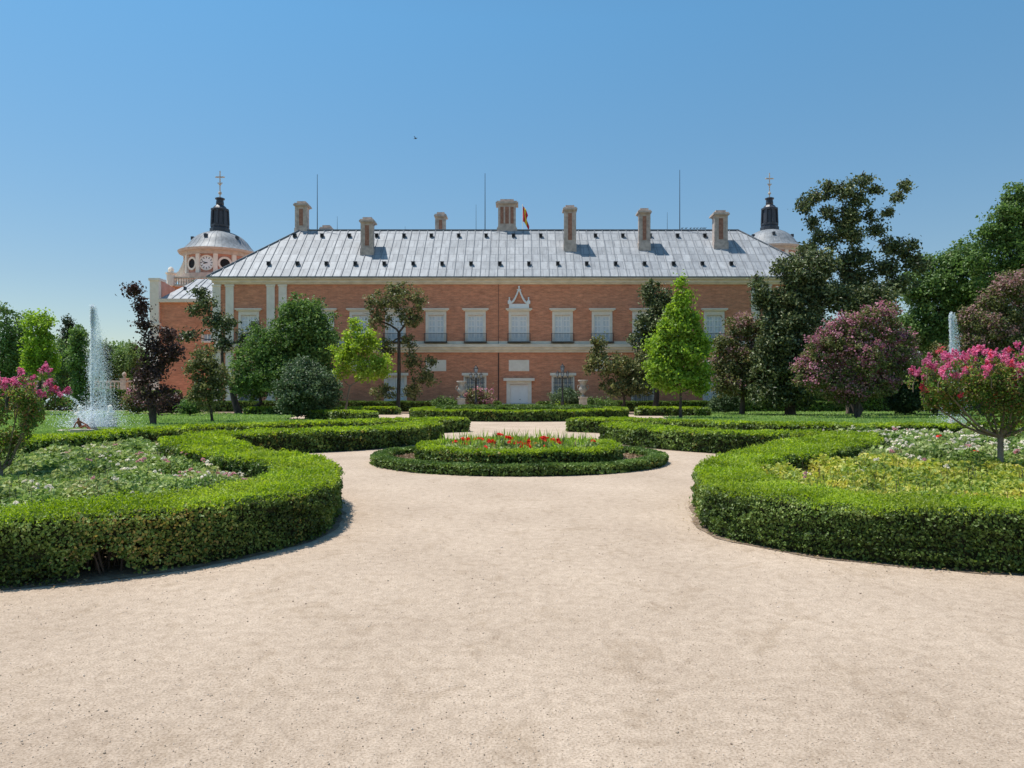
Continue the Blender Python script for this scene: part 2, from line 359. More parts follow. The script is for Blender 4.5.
def hedge(name, label, pts, H=.56, closed=False, side_m='hedge', top_m='hedge_top', shoots=.056, dens=1., group=None, gap=None, soil=True, W=None, topd=1.):
    """pts: (x, y, width)"""
    pts = [(p[0], p[1], (p[2] if len(p) > 2 else W)) for p in pts]
    path = smooth_path(pts, closed); c = path[:, :2]; w = path[:, 2]
    if closed:
        d = np.roll(c, -1, 0)-np.roll(c, 1, 0)
    else: d = np.gradient(c, axis=0)
    d = unit(d); nrm = np.stack([-d[:, 1], d[:, 0]], 1)
    seg = np.linalg.norm(np.diff(np.vstack([c, c[:1]]) if closed else c, axis=0), axis=1)
    mb = MB()
    def hh(x, y): return H*(1+.12*(vnoise(x, y, .9, 3)-.5)+.10*(vnoise(x, y, .22, 5)-.5))
    # core
    ww = np.maximum(w*.5-.05, .06); n = len(c)
    prof = [(-1, 0), (-1, .96), (-.85, 1), (.85, 1), (1, .96), (1, 0)]
    zb = np.zeros(n)
    if gap is not None:
        dist = np.hypot(c[:, 0]-gap[0], c[:, 1]-gap[1]); zb = np.where(dist < gap[2]*2.6, H*.6*np.clip((gap[2]*2.6-dist)/gap[2]*1.4, 0, 1), 0)
    hc = hh(c[:, 0], c[:, 1])-.035
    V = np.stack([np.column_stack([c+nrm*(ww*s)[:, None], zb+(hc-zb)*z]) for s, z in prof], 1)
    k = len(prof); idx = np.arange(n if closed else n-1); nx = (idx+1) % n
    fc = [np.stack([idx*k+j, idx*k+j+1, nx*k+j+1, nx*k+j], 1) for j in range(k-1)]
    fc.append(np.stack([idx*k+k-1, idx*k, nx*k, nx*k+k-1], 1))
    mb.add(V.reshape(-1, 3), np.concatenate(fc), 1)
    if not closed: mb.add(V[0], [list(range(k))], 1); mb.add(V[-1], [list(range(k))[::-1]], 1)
    # perimeter(s)
    L1, R1 = c+nrm*(w*.5)[:, None], c-nrm*(w*.5)[:, None]
    if closed: per = [np.vstack([L1, L1[:1]]), np.vstack([R1, R1[:1]])]
    else:
        def cap(cc, dd, ww_, nn, sg):
            t = np.linspace(0, PI, 12)[1:-1]; return cc+ (np.cos(t)[:, None]*nn*sg*ww_*.5)+np.sin(t)[:, None]*dd*ww_*.22
        per = [np.vstack([L1, cap(c[-1], d[-1], w[-1], nrm[-1], 1), R1[::-1], cap(c[0], -d[0], w[0], nrm[0], -1), L1[:1]])]
    for ip, pr in enumerate(per):
        sl = np.linalg.norm(np.diff(pr, axis=0), axis=1); cum = np.concatenate([[0], np.cumsum(sl)]); tot = cum[-1]
        # local leaf size from distance to camera
        mid = (pr[:-1]+pr[1:])/2; dist = np.linalg.norm(mid, axis=1); ls = np.clip(.0034*dist, .026, .2)
        cnt = (sl*H*dens*1.9/(ls**2*.5)).astype(int); cnt = np.minimum(cnt, 60000)
        rep = np.repeat(np.arange(len(sl)), cnt); n_ = len(rep); t = RNG.random(n_)
        if n_ == 0: continue
        pos = pr[rep]*(1-t)[:, None]+pr[rep+1]*t[:, None]
        tg = unit(pr[1:]-pr[:-1])[rep]
        on = np.stack([-tg[:, 1], tg[:, 0]], 1)
        # outward: away from path centre
        dd = ((pos[:, None, :]-c[None, ::6, :])**2).sum(-1).argmin(1) if n_*len(c) < 4e7 else None
        if dd is None:
            seg_d = ((mid[:, None, :]-c[None, :, :])**2).sum(-1).argmin(1); near = c[seg_d][rep]
        else: near = c[::6][dd]
        sg = np.sign(((pos-near)*on).sum(1)); sg[sg == 0] = 1; on = on*sg[:, None]
        z = RNG.random(n_)**.93
        bul = .07*(vnoise(pos[:, 0]*1+z*2, pos[:, 1]+z*3, .3, 9)-.5)+.07*(vnoise(cum[rep]+t*sl[rep], z*H, .09, 2)-.5)
        off = bul-.03*RNG.random(n_)**2+.015*RNG.normal(size=n_)-.05*(z > .93)
        size = ls[rep]*(.55+.8*RNG.random(n_))
        C_ = np.column_stack([pos+on*off[:, None], z*hh(pos[:, 0], pos[:, 1])])
        keep = np.ones(n_, bool)
        if gap is not None:
            gd = np.hypot(C_[:, 0]-gap[0], C_[:, 1]-gap[1])
            keep &= ~((gd < gap[2]) & (C_[:, 2] < H*.6*(1-gd/gap[2])+.03*RNG.normal(size=n_)))
        # thin patches near the foot
        keep &= ~((z < .12) & (RNG.random(n_) < .5*vnoise(pos[:, 0], pos[:, 1], .3, 8)+.15))
        C_ = C_[keep]; onk = on[keep]; size = size[keep]; m_ = len(C_)
        out3 = np.column_stack([onk, np.zeros(m_)])
        N_ = unit(out3*1.0+rdir(m_)*.75+np.array([0, 0, .35])); D_ = unit(rdir(m_)+np.array([0, 0, .3]))
        zz = z[keep]
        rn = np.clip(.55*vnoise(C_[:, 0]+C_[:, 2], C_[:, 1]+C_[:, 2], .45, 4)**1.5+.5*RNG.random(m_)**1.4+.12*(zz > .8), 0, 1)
        dry = (vnoise(C_[:, 0], C_[:, 1], .8, 17) > .76) & (RNG.random(m_) < .16)
        if gap is not None: dry |= (np.hypot(C_[:, 0]-gap[0]-.5, C_[:, 1]-gap[1]-.1) < .8*RNG.random(m_)+.1) & (RNG.random(m_) < .4)
        leaves(mb, C_[~dry], D_[~dry], N_[~dry], size[~dry]*1.25, size[~dry]*.85, 0, rn[~dry])
        leaves(mb, C_[dry], D_[dry], N_[dry], size[dry]*1.25, size[dry]*.85, 4, rn[dry])
    # top
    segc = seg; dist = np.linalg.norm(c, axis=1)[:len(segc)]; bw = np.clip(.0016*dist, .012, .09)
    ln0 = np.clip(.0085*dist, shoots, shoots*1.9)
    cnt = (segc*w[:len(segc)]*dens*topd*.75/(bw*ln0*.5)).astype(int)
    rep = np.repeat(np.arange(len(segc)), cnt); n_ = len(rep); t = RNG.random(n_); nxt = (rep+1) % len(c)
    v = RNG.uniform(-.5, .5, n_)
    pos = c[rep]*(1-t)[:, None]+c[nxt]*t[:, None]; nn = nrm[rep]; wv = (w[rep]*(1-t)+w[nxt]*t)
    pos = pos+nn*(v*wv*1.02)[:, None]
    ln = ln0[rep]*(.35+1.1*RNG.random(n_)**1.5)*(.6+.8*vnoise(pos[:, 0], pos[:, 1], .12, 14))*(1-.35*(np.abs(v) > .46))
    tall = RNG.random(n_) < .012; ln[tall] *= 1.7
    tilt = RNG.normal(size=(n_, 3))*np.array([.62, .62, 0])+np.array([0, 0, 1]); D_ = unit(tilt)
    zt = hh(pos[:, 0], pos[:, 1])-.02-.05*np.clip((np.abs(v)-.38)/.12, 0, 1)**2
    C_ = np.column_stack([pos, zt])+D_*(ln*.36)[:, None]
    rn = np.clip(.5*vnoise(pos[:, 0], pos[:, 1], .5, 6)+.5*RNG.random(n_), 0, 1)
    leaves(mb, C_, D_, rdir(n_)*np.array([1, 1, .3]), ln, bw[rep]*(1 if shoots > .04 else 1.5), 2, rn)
    # short leaves filling the top
    nf = int(n_*2.2); q = RNG.integers(0, n_, nf)
    pf = np.column_stack([pos[q]+RNG.normal(size=(nf, 2))*.02, zt[q]+(.075 if shoots > .04 else .03)*RNG.random(nf)**1.7*(.5+vnoise(pos[q, 0], pos[q, 1], .13, 15))])
    sz = np.clip(.0030*np.linalg.norm(pf[:, :2], axis=1), .02, .2)
    leaves(mb, pf, rdir(nf)+np.array([0, 0, .5]), unit(rdir(nf)*.8+np.array([0, 0, 1.])), sz*1.3, sz*.7, 2, np.clip(.5*vnoise(pf[:, 0], pf[:, 1], .5, 6)+.55*RNG.random(nf)**1.2-.05, 0, 1))
    if gap is not None:   # bare stems in the gap
        for _ in range(14):
            a = RNG.uniform(-1, 1)*gap[2]*.6; i = int(np.argmin(np.hypot(c[:, 0]-gap[0], c[:, 1]-gap[1])))
            b0 = c[i]+d[i]*a-0*nrm[i]; b0 = b0+nrm[i]*RNG.uniform(-.25, .25)
            tube(mb, [(b0[0], b0[1], 0), (b0[0]+RNG.normal()*.04, b0[1]+RNG.normal()*.04, .15), (b0[0]+RNG.normal()*.1, b0[1]+RNG.normal()*.1, .36)], [.012, .01, .006], 5, 3)
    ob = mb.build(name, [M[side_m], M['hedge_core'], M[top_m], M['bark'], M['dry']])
    tag(ob, label, 'hedge', group)
    if soil and not closed:
        jl = .0+.10*vnoise(c[:, 0], c[:, 1], .25, 1)+.03*RNG.random(len(c)); a = c+nrm*(w*.5+jl)[:, None]; b = c-nrm*(w*.5+jl)[:, None]
        s = MB(); V = np.stack([np.column_stack([a, np.full(n, .006)]), np.column_stack([b, np.full(n, .006)])], 1)
        i = np.arange(n-1); s.add(V.reshape(-1, 3), np.stack([i*2, i*2+1, i*2+3, i*2+2], 1), 0)
        tag(s.build('soil_strip', M['soil']), kind='structure')
    return ob

HG = 'clipped parterre hedges along the gravel paths'
LF = [(-9.5, 5.55, .8), (-7, 6.0, .8), (-5, 6.36, .8), (-3.95, 6.72, .85), (-3.2, 7.45, .95), (-2.78, 8.4, 1.05), (-2.85, 9.6, .95), (-3.1, 10.8, .85), (-3.75, 12.0, .9), (-4.9, 13.2, 1.0), (-6.0, 14.8, 1.25), (-7.1, 16.5, 1.5), (-7.9, 18.0, 1.5)]
hedge('hedge', 'near left hedge curving round the olive rose bed, thin bare gap at its foot', LF, gap=(-3.62, 6.47, .25), group=HG)
RF = [(9.5, 6.3, .85), (7, 6.6, .85), (5, 6.9, .85), (3.95, 7.25, .9), (3.2, 7.75, .95), (2.72, 8.6, 1.0), (2.85, 9.8, .9), (3.1, 11.0, .9), (3.75, 12.2, 1.0), (4.9, 13.7, 1.25), (6.0, 15.3, 1.6), (7.3, 17.0, 1.7), (8.2, 18.4, 1.5)]
hedge('hedge', 'near right hedge curving round the yellow green rose bed', RF, group=HG)
hedge('hedge', 'middle left hedge with dark front face, behind the round flower bed', [(-8.4, 18.9, 1.3), (-6.6, 20.6, 1.3), (-5.0, 21.9, 1.3), (-3.9, 24.0, 1.3), (-3.3, 26.6, 1.2)], H=.58, group=HG)
hedge('hedge', 'middle right hedge with dark front face, behind the round flower bed', [(8.9, 18.6, 1.3), (7.2, 19.9, 1.3), (5.6, 20.9, 1.3), (4.2, 23.2, 1.3), (3.4, 26.0, 1.2)], H=.58, group=HG)
hedge('hedge', 'thin left hedge between the rose bed and the lawn with the tall fountain', [(-12.5, 12.0, .8), (-11.4, 15.0, .8), (-11.2, 18.5, .9), (-10.9, 22.0, 1.0), (-9.3, 25.5, 1.2), (-6.4, 29.0, 1.3), (-4, 31.4, 1.3), (-2.6, 32.6, 1.2)], H=.57, group=HG)
hedge('hedge', 'right hedge behind the white roses, at the lawn edge', [(22, 23.5, .9), (17, 24.8, .9), (12.6, 25.2, 1.0), (9.6, 26.4, 1.2), (6.4, 29.2, 1.3), (4, 31.4, 1.3), (2.5, 32.6, 1.2)], H=.57, group=HG)
# far ring hedge round the basin
RC = (0, 51.6)
ring = lambda r, w, n=24, c=RC: [(c[0]+r*math.cos(2*PI*i/n), c[1]+r*math.sin(2*PI*i/n), w) for i in range(n)]
hedge('hedge', 'large circular clipped hedge in front of the palace door', ring(7.05, .9), H=.66, closed=True, group='far hedges before the palace', shoots=.03)
hedge('hedge', 'lower dark box ring inside the large circular hedge', ring(5.4, .7), H=.78, closed=True, side_m='box', top_m='box', group='far hedges before the palace', shoots=.05)
hedge('hedge', 'far left low hedge beside the circular hedge', [(-22, 60, 1.2), (-15, 60.5, 1.2), (-10, 60.5, 1.2)], H=.55, group='far hedges before the palace')
hedge('hedge', 'far right low hedge behind the bright green cone tree', [(9.3, 57.5, 1.4), (12.5, 57, 1.4), (14, 55.8, 1.4)], H=.6, group='far hedges before the palace')
hedge('hedge', 'short far left hedge behind the path crossing', [(-13.5, 48.5, 1.2), (-10.6, 46.6, 1.2), (-9.0, 44.5, 1.1)], H=.55, group='far hedges before the palace')
hedge('hedge', 'dark border hedge along the foot of the palace wall, left of the door', [(-30, 71, .9), (-20, 71, .9), (-1.9, 71, .9)], H=.95, side_m='box', top_m='box', group='border hedges at the palace foot', shoots=.03)
hedge('hedge', 'dark border hedge along the foot of the palace wall, right of the door', [(1.9, 71, .9), (10, 71, .9), (30, 71, .9)], H=.95, side_m='box', top_m='box', group='border hedges at the palace foot', shoots=.03)
hedge('hedge', 'long dark hedge below the left balustrade', [(-75, 78, 1.5), (-55, 78, 1.5), (-36, 78, 1.5)], H=2.0, side_m='box', top_m='box', group='tall dark boundary hedges', shoots=.05)
hedge('hedge', 'long dark hedge behind the right lawn', [(22, 72, 1.5), (40, 72, 1.5), (70, 72, 1.5)], H=1.8, side_m='box', top_m='box', group='tall dark boundary hedges', shoots=.05)

# basin inside the ring hedge
bt = thing('round_basin', 'low stone pool rim inside the large circular hedge', 'basin', (RC[0], RC[1], 0))
m_ = MB(); lathe(m_, [(3.6, 0), (3.6, .55), (3.1, .55), (3.1, .2)], (RC[0], RC[1], 0), 48); m_.build('rim', M['stone_old'], bt)
m_ = MB(); m_.add([(RC[0]+3.1*math.cos(i*PI/20), RC[1]+3.1*math.sin(i*PI/20), .38) for i in range(40)], [list(range(40))]); wm = mat('pool_water', (.03, .05, .05), None, 2., .06, .6); m_.build('water', wm, bt)

# central round bed
BC = (0, 18.0)
sheet('bed_soil', [(BC[0]+3.3*math.cos(i*PI/30), BC[1]+3.3*math.sin(i*PI/30)) for i in range(60)], .02, M['drysoil'])
hedge('hedge', 'low outer edging hedge of the central round flower bed', ring(3.33, .36, 24, BC), H=.21, closed=True, side_m='box', top_m='box', shoots=.03, group='edging hedges of the round bed', dens=1.1)
hedge('hedge', 'taller inner hedge round the red flowers of the central bed', ring(2.25, .45, 24, BC), H=.39, closed=True, side_m='hedge', top_m='hedge_top', shoots=.05, group='edging hedges of the round bed', dens=1.1)

# ================================================================ flower beds
def petals(mb, C_, r, mat_i, npet=9):
    n = len(C_); rr = np.repeat(r, npet); c = np.repeat(C_, npet, 0)
    o = rdir(len(c)); o[:, 2] = np.abs(o[:, 2])*.8+.1; o = unit(o)
    leaves(mb, c+o*(rr*.55)[:, None], unit(rdir(len(c))+o*.2), o, rr*1.1, rr*1.0, mat_i, None, .1)
def bed(name, label, poly, hmax, m, ls0, flowers, n_mult=1., cat='roses'):
    poly = np.array(poly); lo, hi = poly.min(0), poly.max(0); A = (hi-lo).prod()
    mb = MB(); n0 = int(A*2600*n_mult)
    xy = lo+RNG.random((n0, 2))*(hi-lo)
    d = np.linalg.norm(xy, axis=1); ls = np.clip(.0042*d, ls0, .12)
    kp = inpoly(xy[:, 0], xy[:, 1], poly) & (RNG.random(n0) < (ls0/ls)**2*1.0) & (np.abs(xy[:, 0]) < .74*xy[:, 1]+1.2)
    xy, ls = xy[kp], ls[kp]; n = len(xy)
    h = hmax*(.45+.55*vnoise(xy[:, 0], xy[:, 1], .55, 21))*(.8+.4*vnoise(xy[:, 0], xy[:, 1], .17, 22))
    fr = np.sqrt(RNG.random(n)); z = h*(.25+.75*fr)
    C_ = np.column_stack([xy+RNG.normal(size=(n, 2))*.03, z])
    rn = np.clip(.55*vnoise(xy[:, 0], xy[:, 1], .5, 23)+.5*RNG.random(n)-.05, 0, 1)
    leaves(mb, C_, rdir(n), unit(rdir(n)*.9+np.array([0, 0, .9])), ls*1.5, ls*1.05, 0, rn, .12)
    # stems
    q = RNG.integers(0, n, min(500, n//8)); 
    for x, y in xy[q]:
        hz = hmax*RNG.uniform(.6, 1.15); t = RNG.normal(size=2)*.06
        tube(mb, [(x, y, 0), (x+t[0], y+t[1], hz)], [.006, .003], 3, 4, False, False)
    k = 1
    for mi, cnt, r0, pol in flowers:
        pl = np.array(pol if pol is not None else poly); l2, h2 = pl.min(0), pl.max(0)
        pts = l2+RNG.random((cnt*4, 2))*(h2-l2); pts = pts[inpoly(pts[:, 0], pts[:, 1], pl) & inpoly(pts[:, 0], pts[:, 1], poly)][:cnt]
        hz = hmax*(.5+.55*vnoise(pts[:, 0], pts[:, 1], .55, 21))*(.85+.4*vnoise(pts[:, 0], pts[:, 1], .17, 22))+.03
        # each head is a small cluster
        cl = np.repeat(np.column_stack([pts, hz]), 4, 0)+RNG.normal(size=(len(pts)*4, 3))*np.array([.045, .045, .02])
        cl = cl[RNG.random(len(cl)) < .75]
        petals(mb, cl, r0*(.7+.5*RNG.random(len(cl))), mi)
    ob = mb.build(name, [M[m], M['p_white'], M['p_pink'], M['p_red'], M['bark']])
    return tag(ob, label, cat, kind='stuff')
PL = [(-14, 6.3), (-5, 6.7), (-4.1, 7.05), (-3.6, 7.8), (-3.35, 8.8), (-3.4, 9.8), (-3.6, 11.1), (-4.3, 12.3), (-5.5, 13.6), (-6.7, 15.4), (-7.9, 17.3), (-9, 19), (-10.6, 20.5), (-10.8, 15.5), (-12, 12), (-14, 9)]
sheet('bed_soil', PL, .008, M['soil'])
bed('rose_bushes', 'olive green rose bushes with pale pink and cream blooms inside the near left hedge', PL, .44, 'rose', .047,
    [(1, 75, .034, None), (2, 26, .032, None), (1, 14, .04, [(-7, 12.5), (-4.2, 11), (-4.5, 14), (-7, 16)]), (2, 16, .042, [(-6.5, 12), (-4, 10.5), (-4.3, 13), (-6.5, 15)]), (3, 2, .03, [(-9, 15), (-8, 15), (-8, 17), (-9, 17)])])
PR = [(14, 7.1), (5, 7.3), (4.2, 7.6), (3.6, 8.2), (3.3, 9), (3.4, 10), (3.7, 11.3), (4.5, 12.4), (5.8, 14), (7.2, 15.8), (8.8, 17.6), (9.5, 20), (9.8, 24.4), (17.5, 24), (14, 14)]
sheet('bed_soil', PR, .008, M['soil'])
PRn = [(p[0], p[1]) for p in [(14, 7.1), (5, 7.3), (4.2, 7.6), (3.6, 8.2), (3.3, 9), (3.4, 10), (3.7, 11.3), (4.5, 12.4), (5.8, 14), (10.5, 14.2), (14, 14)]]
PRf = [(5.9, 14.1), (7.2, 15.8), (8.8, 17.6), (9.5, 20), (9.8, 24.4), (17.5, 24), (14, 14.3)]
bed('rose_bushes', 'yellow green rose foliage inside the near right hedge', PRn, .5, 'rose_y', .04, [(1, 26, .03, None), (2, 8, .028, None)], 1.1)
bed('rose_bushes', 'dark green rose bushes full of white blooms behind the yellow green foliage', PRf, .54, 'rose', .045, [(1, 260, .042, None), (2, 24, .05, None), (3, 8, .05, None)], 1.)
PF = [(BC[0]+1.95*math.cos(i*PI/12), BC[1]+1.95*math.sin(i*PI/12)) for i in range(24)]
bed('bedding_plants', 'green bedding plants with bright red flowers in the central round bed', PF, .53, 'rose', .045, [(3, 26, .055, [(-1, 16.3), (.9, 16.3), (.9, 17.8), (-1, 17.8)]), (3, 22, .055, None)], 1.2, 'flowers')
# tall shoots
mb = MB(); n = 420; a = RNG.random(n)*2*PI; r = 1.95*np.sqrt(RNG.random(n)); x = BC[0]+r*np.cos(a); y = BC[1]+r*np.sin(a)
ln = RNG.uniform(.2, .42, n); D_ = unit(np.column_stack([RNG.normal(size=(n, 2))*.18, np.ones(n)]))
leaves(mb, np.column_stack([x, y, .40+0*x])+D_*(ln*.4)[:, None], D_, rdir(n), ln, .028, 0)
tag(mb.build('grass_shoots', M['bright']), 'thin upright green shoots above the red flowers of the round bed', 'plants', kind='stuff')
# dry debris between the rings of the round bed
mb = MB(); n = 5000; a = RNG.random(n)*2*PI; r = RNG.uniform(2.55, 3.15, n)
leaves(mb, np.column_stack([BC[0]+r*np.cos(a), BC[1]+r*np.sin(a), .03+.06*RNG.random(n)]), rdir(n), unit(rdir(n)+np.array([0, 0, 1.])), .07, .03, 0)
dm = leafmat('dry_mulch', [(.22, .13, .08), (.34, .23, .14), (.45, .34, .22)], .1)
tag(mb.build('dry_mulch', dm), 'dry brown mulch between the two edging hedges of the round bed', 'mulch', kind='stuff')

# ================================================================ lawns
LL = [(-90, 10), (-13.4, 10), (-12.0, 14.6), (-11.9, 19), (-11.6, 22.4), (-10.2, 26), (-7.2, 29.9), (-5, 32.4), (-4.5, 34.5), (-8.5, 37), (-10, 42), (-12.5, 46.5), (-15.5, 49.5), (-17, 57), (-24, 63), (-34, 75), (-90, 77)]
LR = [(90, 10), (24, 10), (23, 24.2), (17.2, 25.5), (12.8, 26), (10.2, 27.2), (7.2, 29.9), (5, 32.4), (4.5, 34.5), (8.5, 37), (9.5, 42), (10, 50), (10.5, 54), (14.6, 56.5), (15.5, 71), (90, 72)]
sheet('lawn', LL, .004, M['lawn']); sheet('lawn', LR, .004, M['lawn'])
def grass(poly, n0, label, ymax=74):
    poly = np.array(poly); mb = MB()
    # more blades near the camera
    u = RNG.random(n0); Y = 1/(1/14.+(1/ymax-1/14.)*u); X = RNG.uniform(-.76, .76, n0)*Y
    k = inpoly(X, Y, poly); X, Y = X[k], Y[k]; n = len(X)
    ln = np.clip(.0032*Y, .05, .13)*RNG.uniform(.6, 1.2, n); D_ = unit(np.column_stack([RNG.normal(size=(n, 2))*.5, np.ones(n)]))
    leaves(mb, np.column_stack([X, Y, 0*X+.004])+D_*(ln*.45)[:, None], D_, rdir(n), ln, np.clip(.0016*Y, .02, .09), 0, np.clip(.6*vnoise(X, Y, 3, 2)+.4*RNG.random(n), 0, 1))
    tag(mb.build('grass', M['grass']), label, 'grass', kind='stuff')
grass(LL, 260000, 'mown green grass of the left lawn around the tall fountain')
grass(LR, 260000, 'mown green grass of the right lawn in tree shade')
# far border planting ground
sheet('border_soil', [(-34, 62.5), (-9, 62.5), (-9, 73.9), (-34, 73.9)], .006, M['soil'])
sheet('border_soil', [(9, 60), (15.4, 60), (15.4, 73.9), (9, 73.9)], .008, M['soil'])

# loose pebbles and leaf litter on the gravel
mb = MB(); n = 9000
u = RNG.random(n); Y = 1/(1/2.6+(1/26.-1/2.6)*u); X = RNG.uniform(-.72, .72, n)*Y; s = RNG.uniform(.0018, .0045, n)*(1+.8*(RNG.random(n) < .04))*np.clip(Y/5, 1, 1.5)
V, Fc = ICO1; V0 = V[None]*s[:, None, None]*RNG.uniform(.6, 1.3, (n, 1, 3)); VV = V0+np.column_stack([X, Y, s*.3])[:, None, :]
FF = (Fc[None]+(np.arange(n)*len(V))[:, None, None]).reshape(-1, 3)
mb.add(VV.reshape(-1, 3), FF, 0, np.repeat(RNG.random(n), len(Fc)), True)
pm = leafmat('pebbles', [(.2, .15, .11), (.34, .27, .2), (.45, .37, .29), (.55, .47, .39)], 0, .8)
tag(mb.build('pebbles', pm), 'small loose pebbles scattered on the sandy gravel', 'pebbles', kind='stuff')
mb = MB()
for path in (LF, RF):
    pth = smooth_path(path); c = pth[:, :2]; d = unit(np.gradient(c, axis=0)); nr = np.stack([-d[:, 1], d[:, 0]], 1)
    n = 1500; i = RNG.integers(0, len(c), n); sd = np.sign(RNG.normal(size=n)); off = (pth[i, 2]*.5-.02+np.abs(RNG.normal(size=n))*.10)*sd
    p = c[i]+nr[i]*off[:, None]+RNG.normal(size=(n, 2))*.05
    leaves(mb, np.column_stack([p, .012+.01*RNG.random(n)]), rdir(n)*np.array([1, 1, .2]), unit(rdir(n)*.4+np.array([0, 0, 1.])), .028, .016, 0)
lm = leafmat('fallen_leaves', [(.09, .05, .03), (.2, .12, .06), (.32, .24, .10), (.12, .13, .04)], .1)
tag(mb.build('fallen_leaves', lm), 'dry fallen leaves along the foot of the near hedges', 'leaves', kind='stuff')
M['pane'] = mat('pale_blind_panes', (.78, .80, .82), (.68, .70, .72), 3., .35, .5)
# ================================================================ palace (10 px per metre at Y = 74)
FY = 74.0
def WX(px): return (px-HX)/10.
def WZ(py): return EYE+(HY-py)/10.
palace = thing('palace', 'long brick palace with white shuttered windows under a pale lead hip roof', 'palace', (0, FY, 0))
x0, x1, zt = -30.3, 30.3, WZ(283.5)
BAYS = [0, 4.35, -4.35, 8.3, -8.3, 12.35, -12.35, 15.9, -15.9, 19.5, -19.5, 27.0, -27.0]
holes = [(b-.84, b+.84, WZ(343.5), WZ(315.3)) for b in BAYS]
gw = [(4.4, 'g'), (-4.4, 'g'), (8.3+4.05, 'g'), (-12.35, 'd'), (19.5, 'd'), (-19.5, 'g'), (27, 'g'), (-27, 'g')]
holes.append((-1.0, 1.0, .0, WZ(384)))
for b, k in gw: holes.append((b-1, b+1, .9 if k == 'g' else 0, WZ(377)))
def wall_holes(mb, x0, x1, z0, z1, y, holes, dep=.35, mat=0):
    xs = sorted(set([x0, x1]+[h[0] for h in holes]+[h[1] for h in holes])); zs = sorted(set([z0, z1]+[h[2] for h in holes]+[h[3] for h in holes]))
    V, Q = [], []
    def q(*p): Q.append([len(V)+i for i in range(4)]); V.extend(p)
    for a, b in zip(xs[:-1], xs[1:]):
        for c, d in zip(zs[:-1], zs[1:]):
            mx_, mz = (a+b)/2, (c+d)/2
            if any(h[0] < mx_ < h[1] and h[2] < mz < h[3] for h in holes): continue
            q((a, y, c), (b, y, c), (b, y, d), (a, y, d))
    for a, b, c, d in holes:
        q((a, y, c), (a, y+dep, c), (a, y+dep, d), (a, y, d)); q((b, y, c), (b, y, d), (b, y+dep, d), (b, y+dep, c))
        q((a, y, d), (a, y+dep, d), (b, y+dep, d), (b, y, d)); q((a, y, c), (b, y, c), (b, y+dep, c), (a, y+dep, c))
        q((a, y+dep, c), (b, y+dep, c), (b, y+dep, d), (a, y+dep, d))
    mb.add(V, Q, mat)
mb = MB(); wall_holes(mb, x0, x1, 0, zt, FY, holes)
for xx in (x0, x1): mb.add([(xx, FY, 0), (xx, FY+13.4, 0), (xx, FY+13.4, zt), (xx, FY, zt)], [[0, 1, 2, 3]])
mb.add([(x0, FY+13.4, 0), (x1, FY+13.4, 0), (x1, FY+13.4, zt), (x0, FY+13.4, zt)], [[0, 1, 2, 3]])
mb.build('wall', M['brick'], palace)
# stone dressings
mb = MB()
box(mb, x0-.15, x1+.15, FY-.18, FY+13.6, WZ(284.5), WZ(283)); box(mb, x0-.3, x1+.3, FY-.35, FY+13.8, WZ(283), WZ(280)); box(mb, x0-.55, x1+.55, FY-.6, FY+14, WZ(280)+.003, WZ(277.6))
mb.build('cornice', M['ledge'], palace)
mb = MB()
box(mb, x0-.1, x1+.1, FY-.55, FY-.002, WZ(347.5), WZ(344.5)); box(mb, x0, x1, FY-.4, FY-.003, WZ(350), WZ(347.5)-.003); box(mb, x0, x1, FY-.2, FY-.004, WZ(352.5), WZ(350)-.003)
box(mb, x0, x1, FY-.12, FY-.005, WZ(344.5)+.003, WZ(341.2))
mb.build('string_course', M['ledge'], palace)
mb = MB(); box(mb, x0-.1, x1+.1, FY-.15, FY-.002, 0, .75); mb.build('plinth', M['stone_old'], palace)
for p0, p1 in [(213, 221), (226, 234), (267, 275), (279, 287)]:
    for sgn in (0, 1):
        a, b = (WX(p0), WX(p1)) if not sgn else (-WX(p1), -WX(p0))
        mb = MB(); box(mb, a, b, FY-.14, FY-.006, WZ(341.1), WZ(284.6)); box(mb, a-.06, b+.06, FY-.2, FY-.007, WZ(286.5), WZ(284.8))
        box(mb, a, b, FY-.16, FY-.006, .76, WZ(352.6)); box(mb, a-.08, b+.08, FY-.22, FY-.008, .76, 1.2)
        mb.build('pilaster', M['stone'], palace)
for b in (0, 8.3, -8.3, 19.5, -15.9):
    mb = MB(); box(mb, b-1.02, b+1.02, FY-.05, FY-.006, WZ(371.2), WZ(360)); box(mb, b-.9, b+.9, FY-.065, FY-.045, WZ(370.2), WZ(361)); mb.build('stone_panel', M['stone'], palace)

def shutters(mb, b, z0, z1, y, slats=True, hw=.98, rows=(0, .30, .66)):
    """two white louvred leaves with glazed bars"""
    box(mb, b-hw, b+hw, y+.02, y+.06, z0, z1, 2)
    for s in (-1, 1):
        a0, a1 = (b-hw+.03, b-.02) if s < 0 else (b+.02, b+hw-.03)
        box(mb, a0, a0+.12, y-.06, y+.02, z0, z1, 0); box(mb, a1-.12, a1, y-.06, y+.02, z0, z1, 0); mid = (a0+a1)/2
        box(mb, mid-.04, mid+.04, y-.05, y+.02, z0+.12, z1-.12, 0)
        for zz in [z0+(z1-z0)*q_ for q_ in rows]+[z1-.12]: box(mb, a0+.12, a1-.12, y-.055, y+.02, zz, zz+.12, 0)
        if slats:
            k = int((z1-z0)/.11)
            for i in range(k):
                zz = z0+.12+i*.11
                if zz > z1-.15: break
                mb.add([(a0+.12, y-.028, zz), (a1-.12, y-.028, zz), (a1-.12, y-.004, zz+.1), (a0+.12, y-.004, zz+.1)], [[0, 1, 2, 3]], 0)
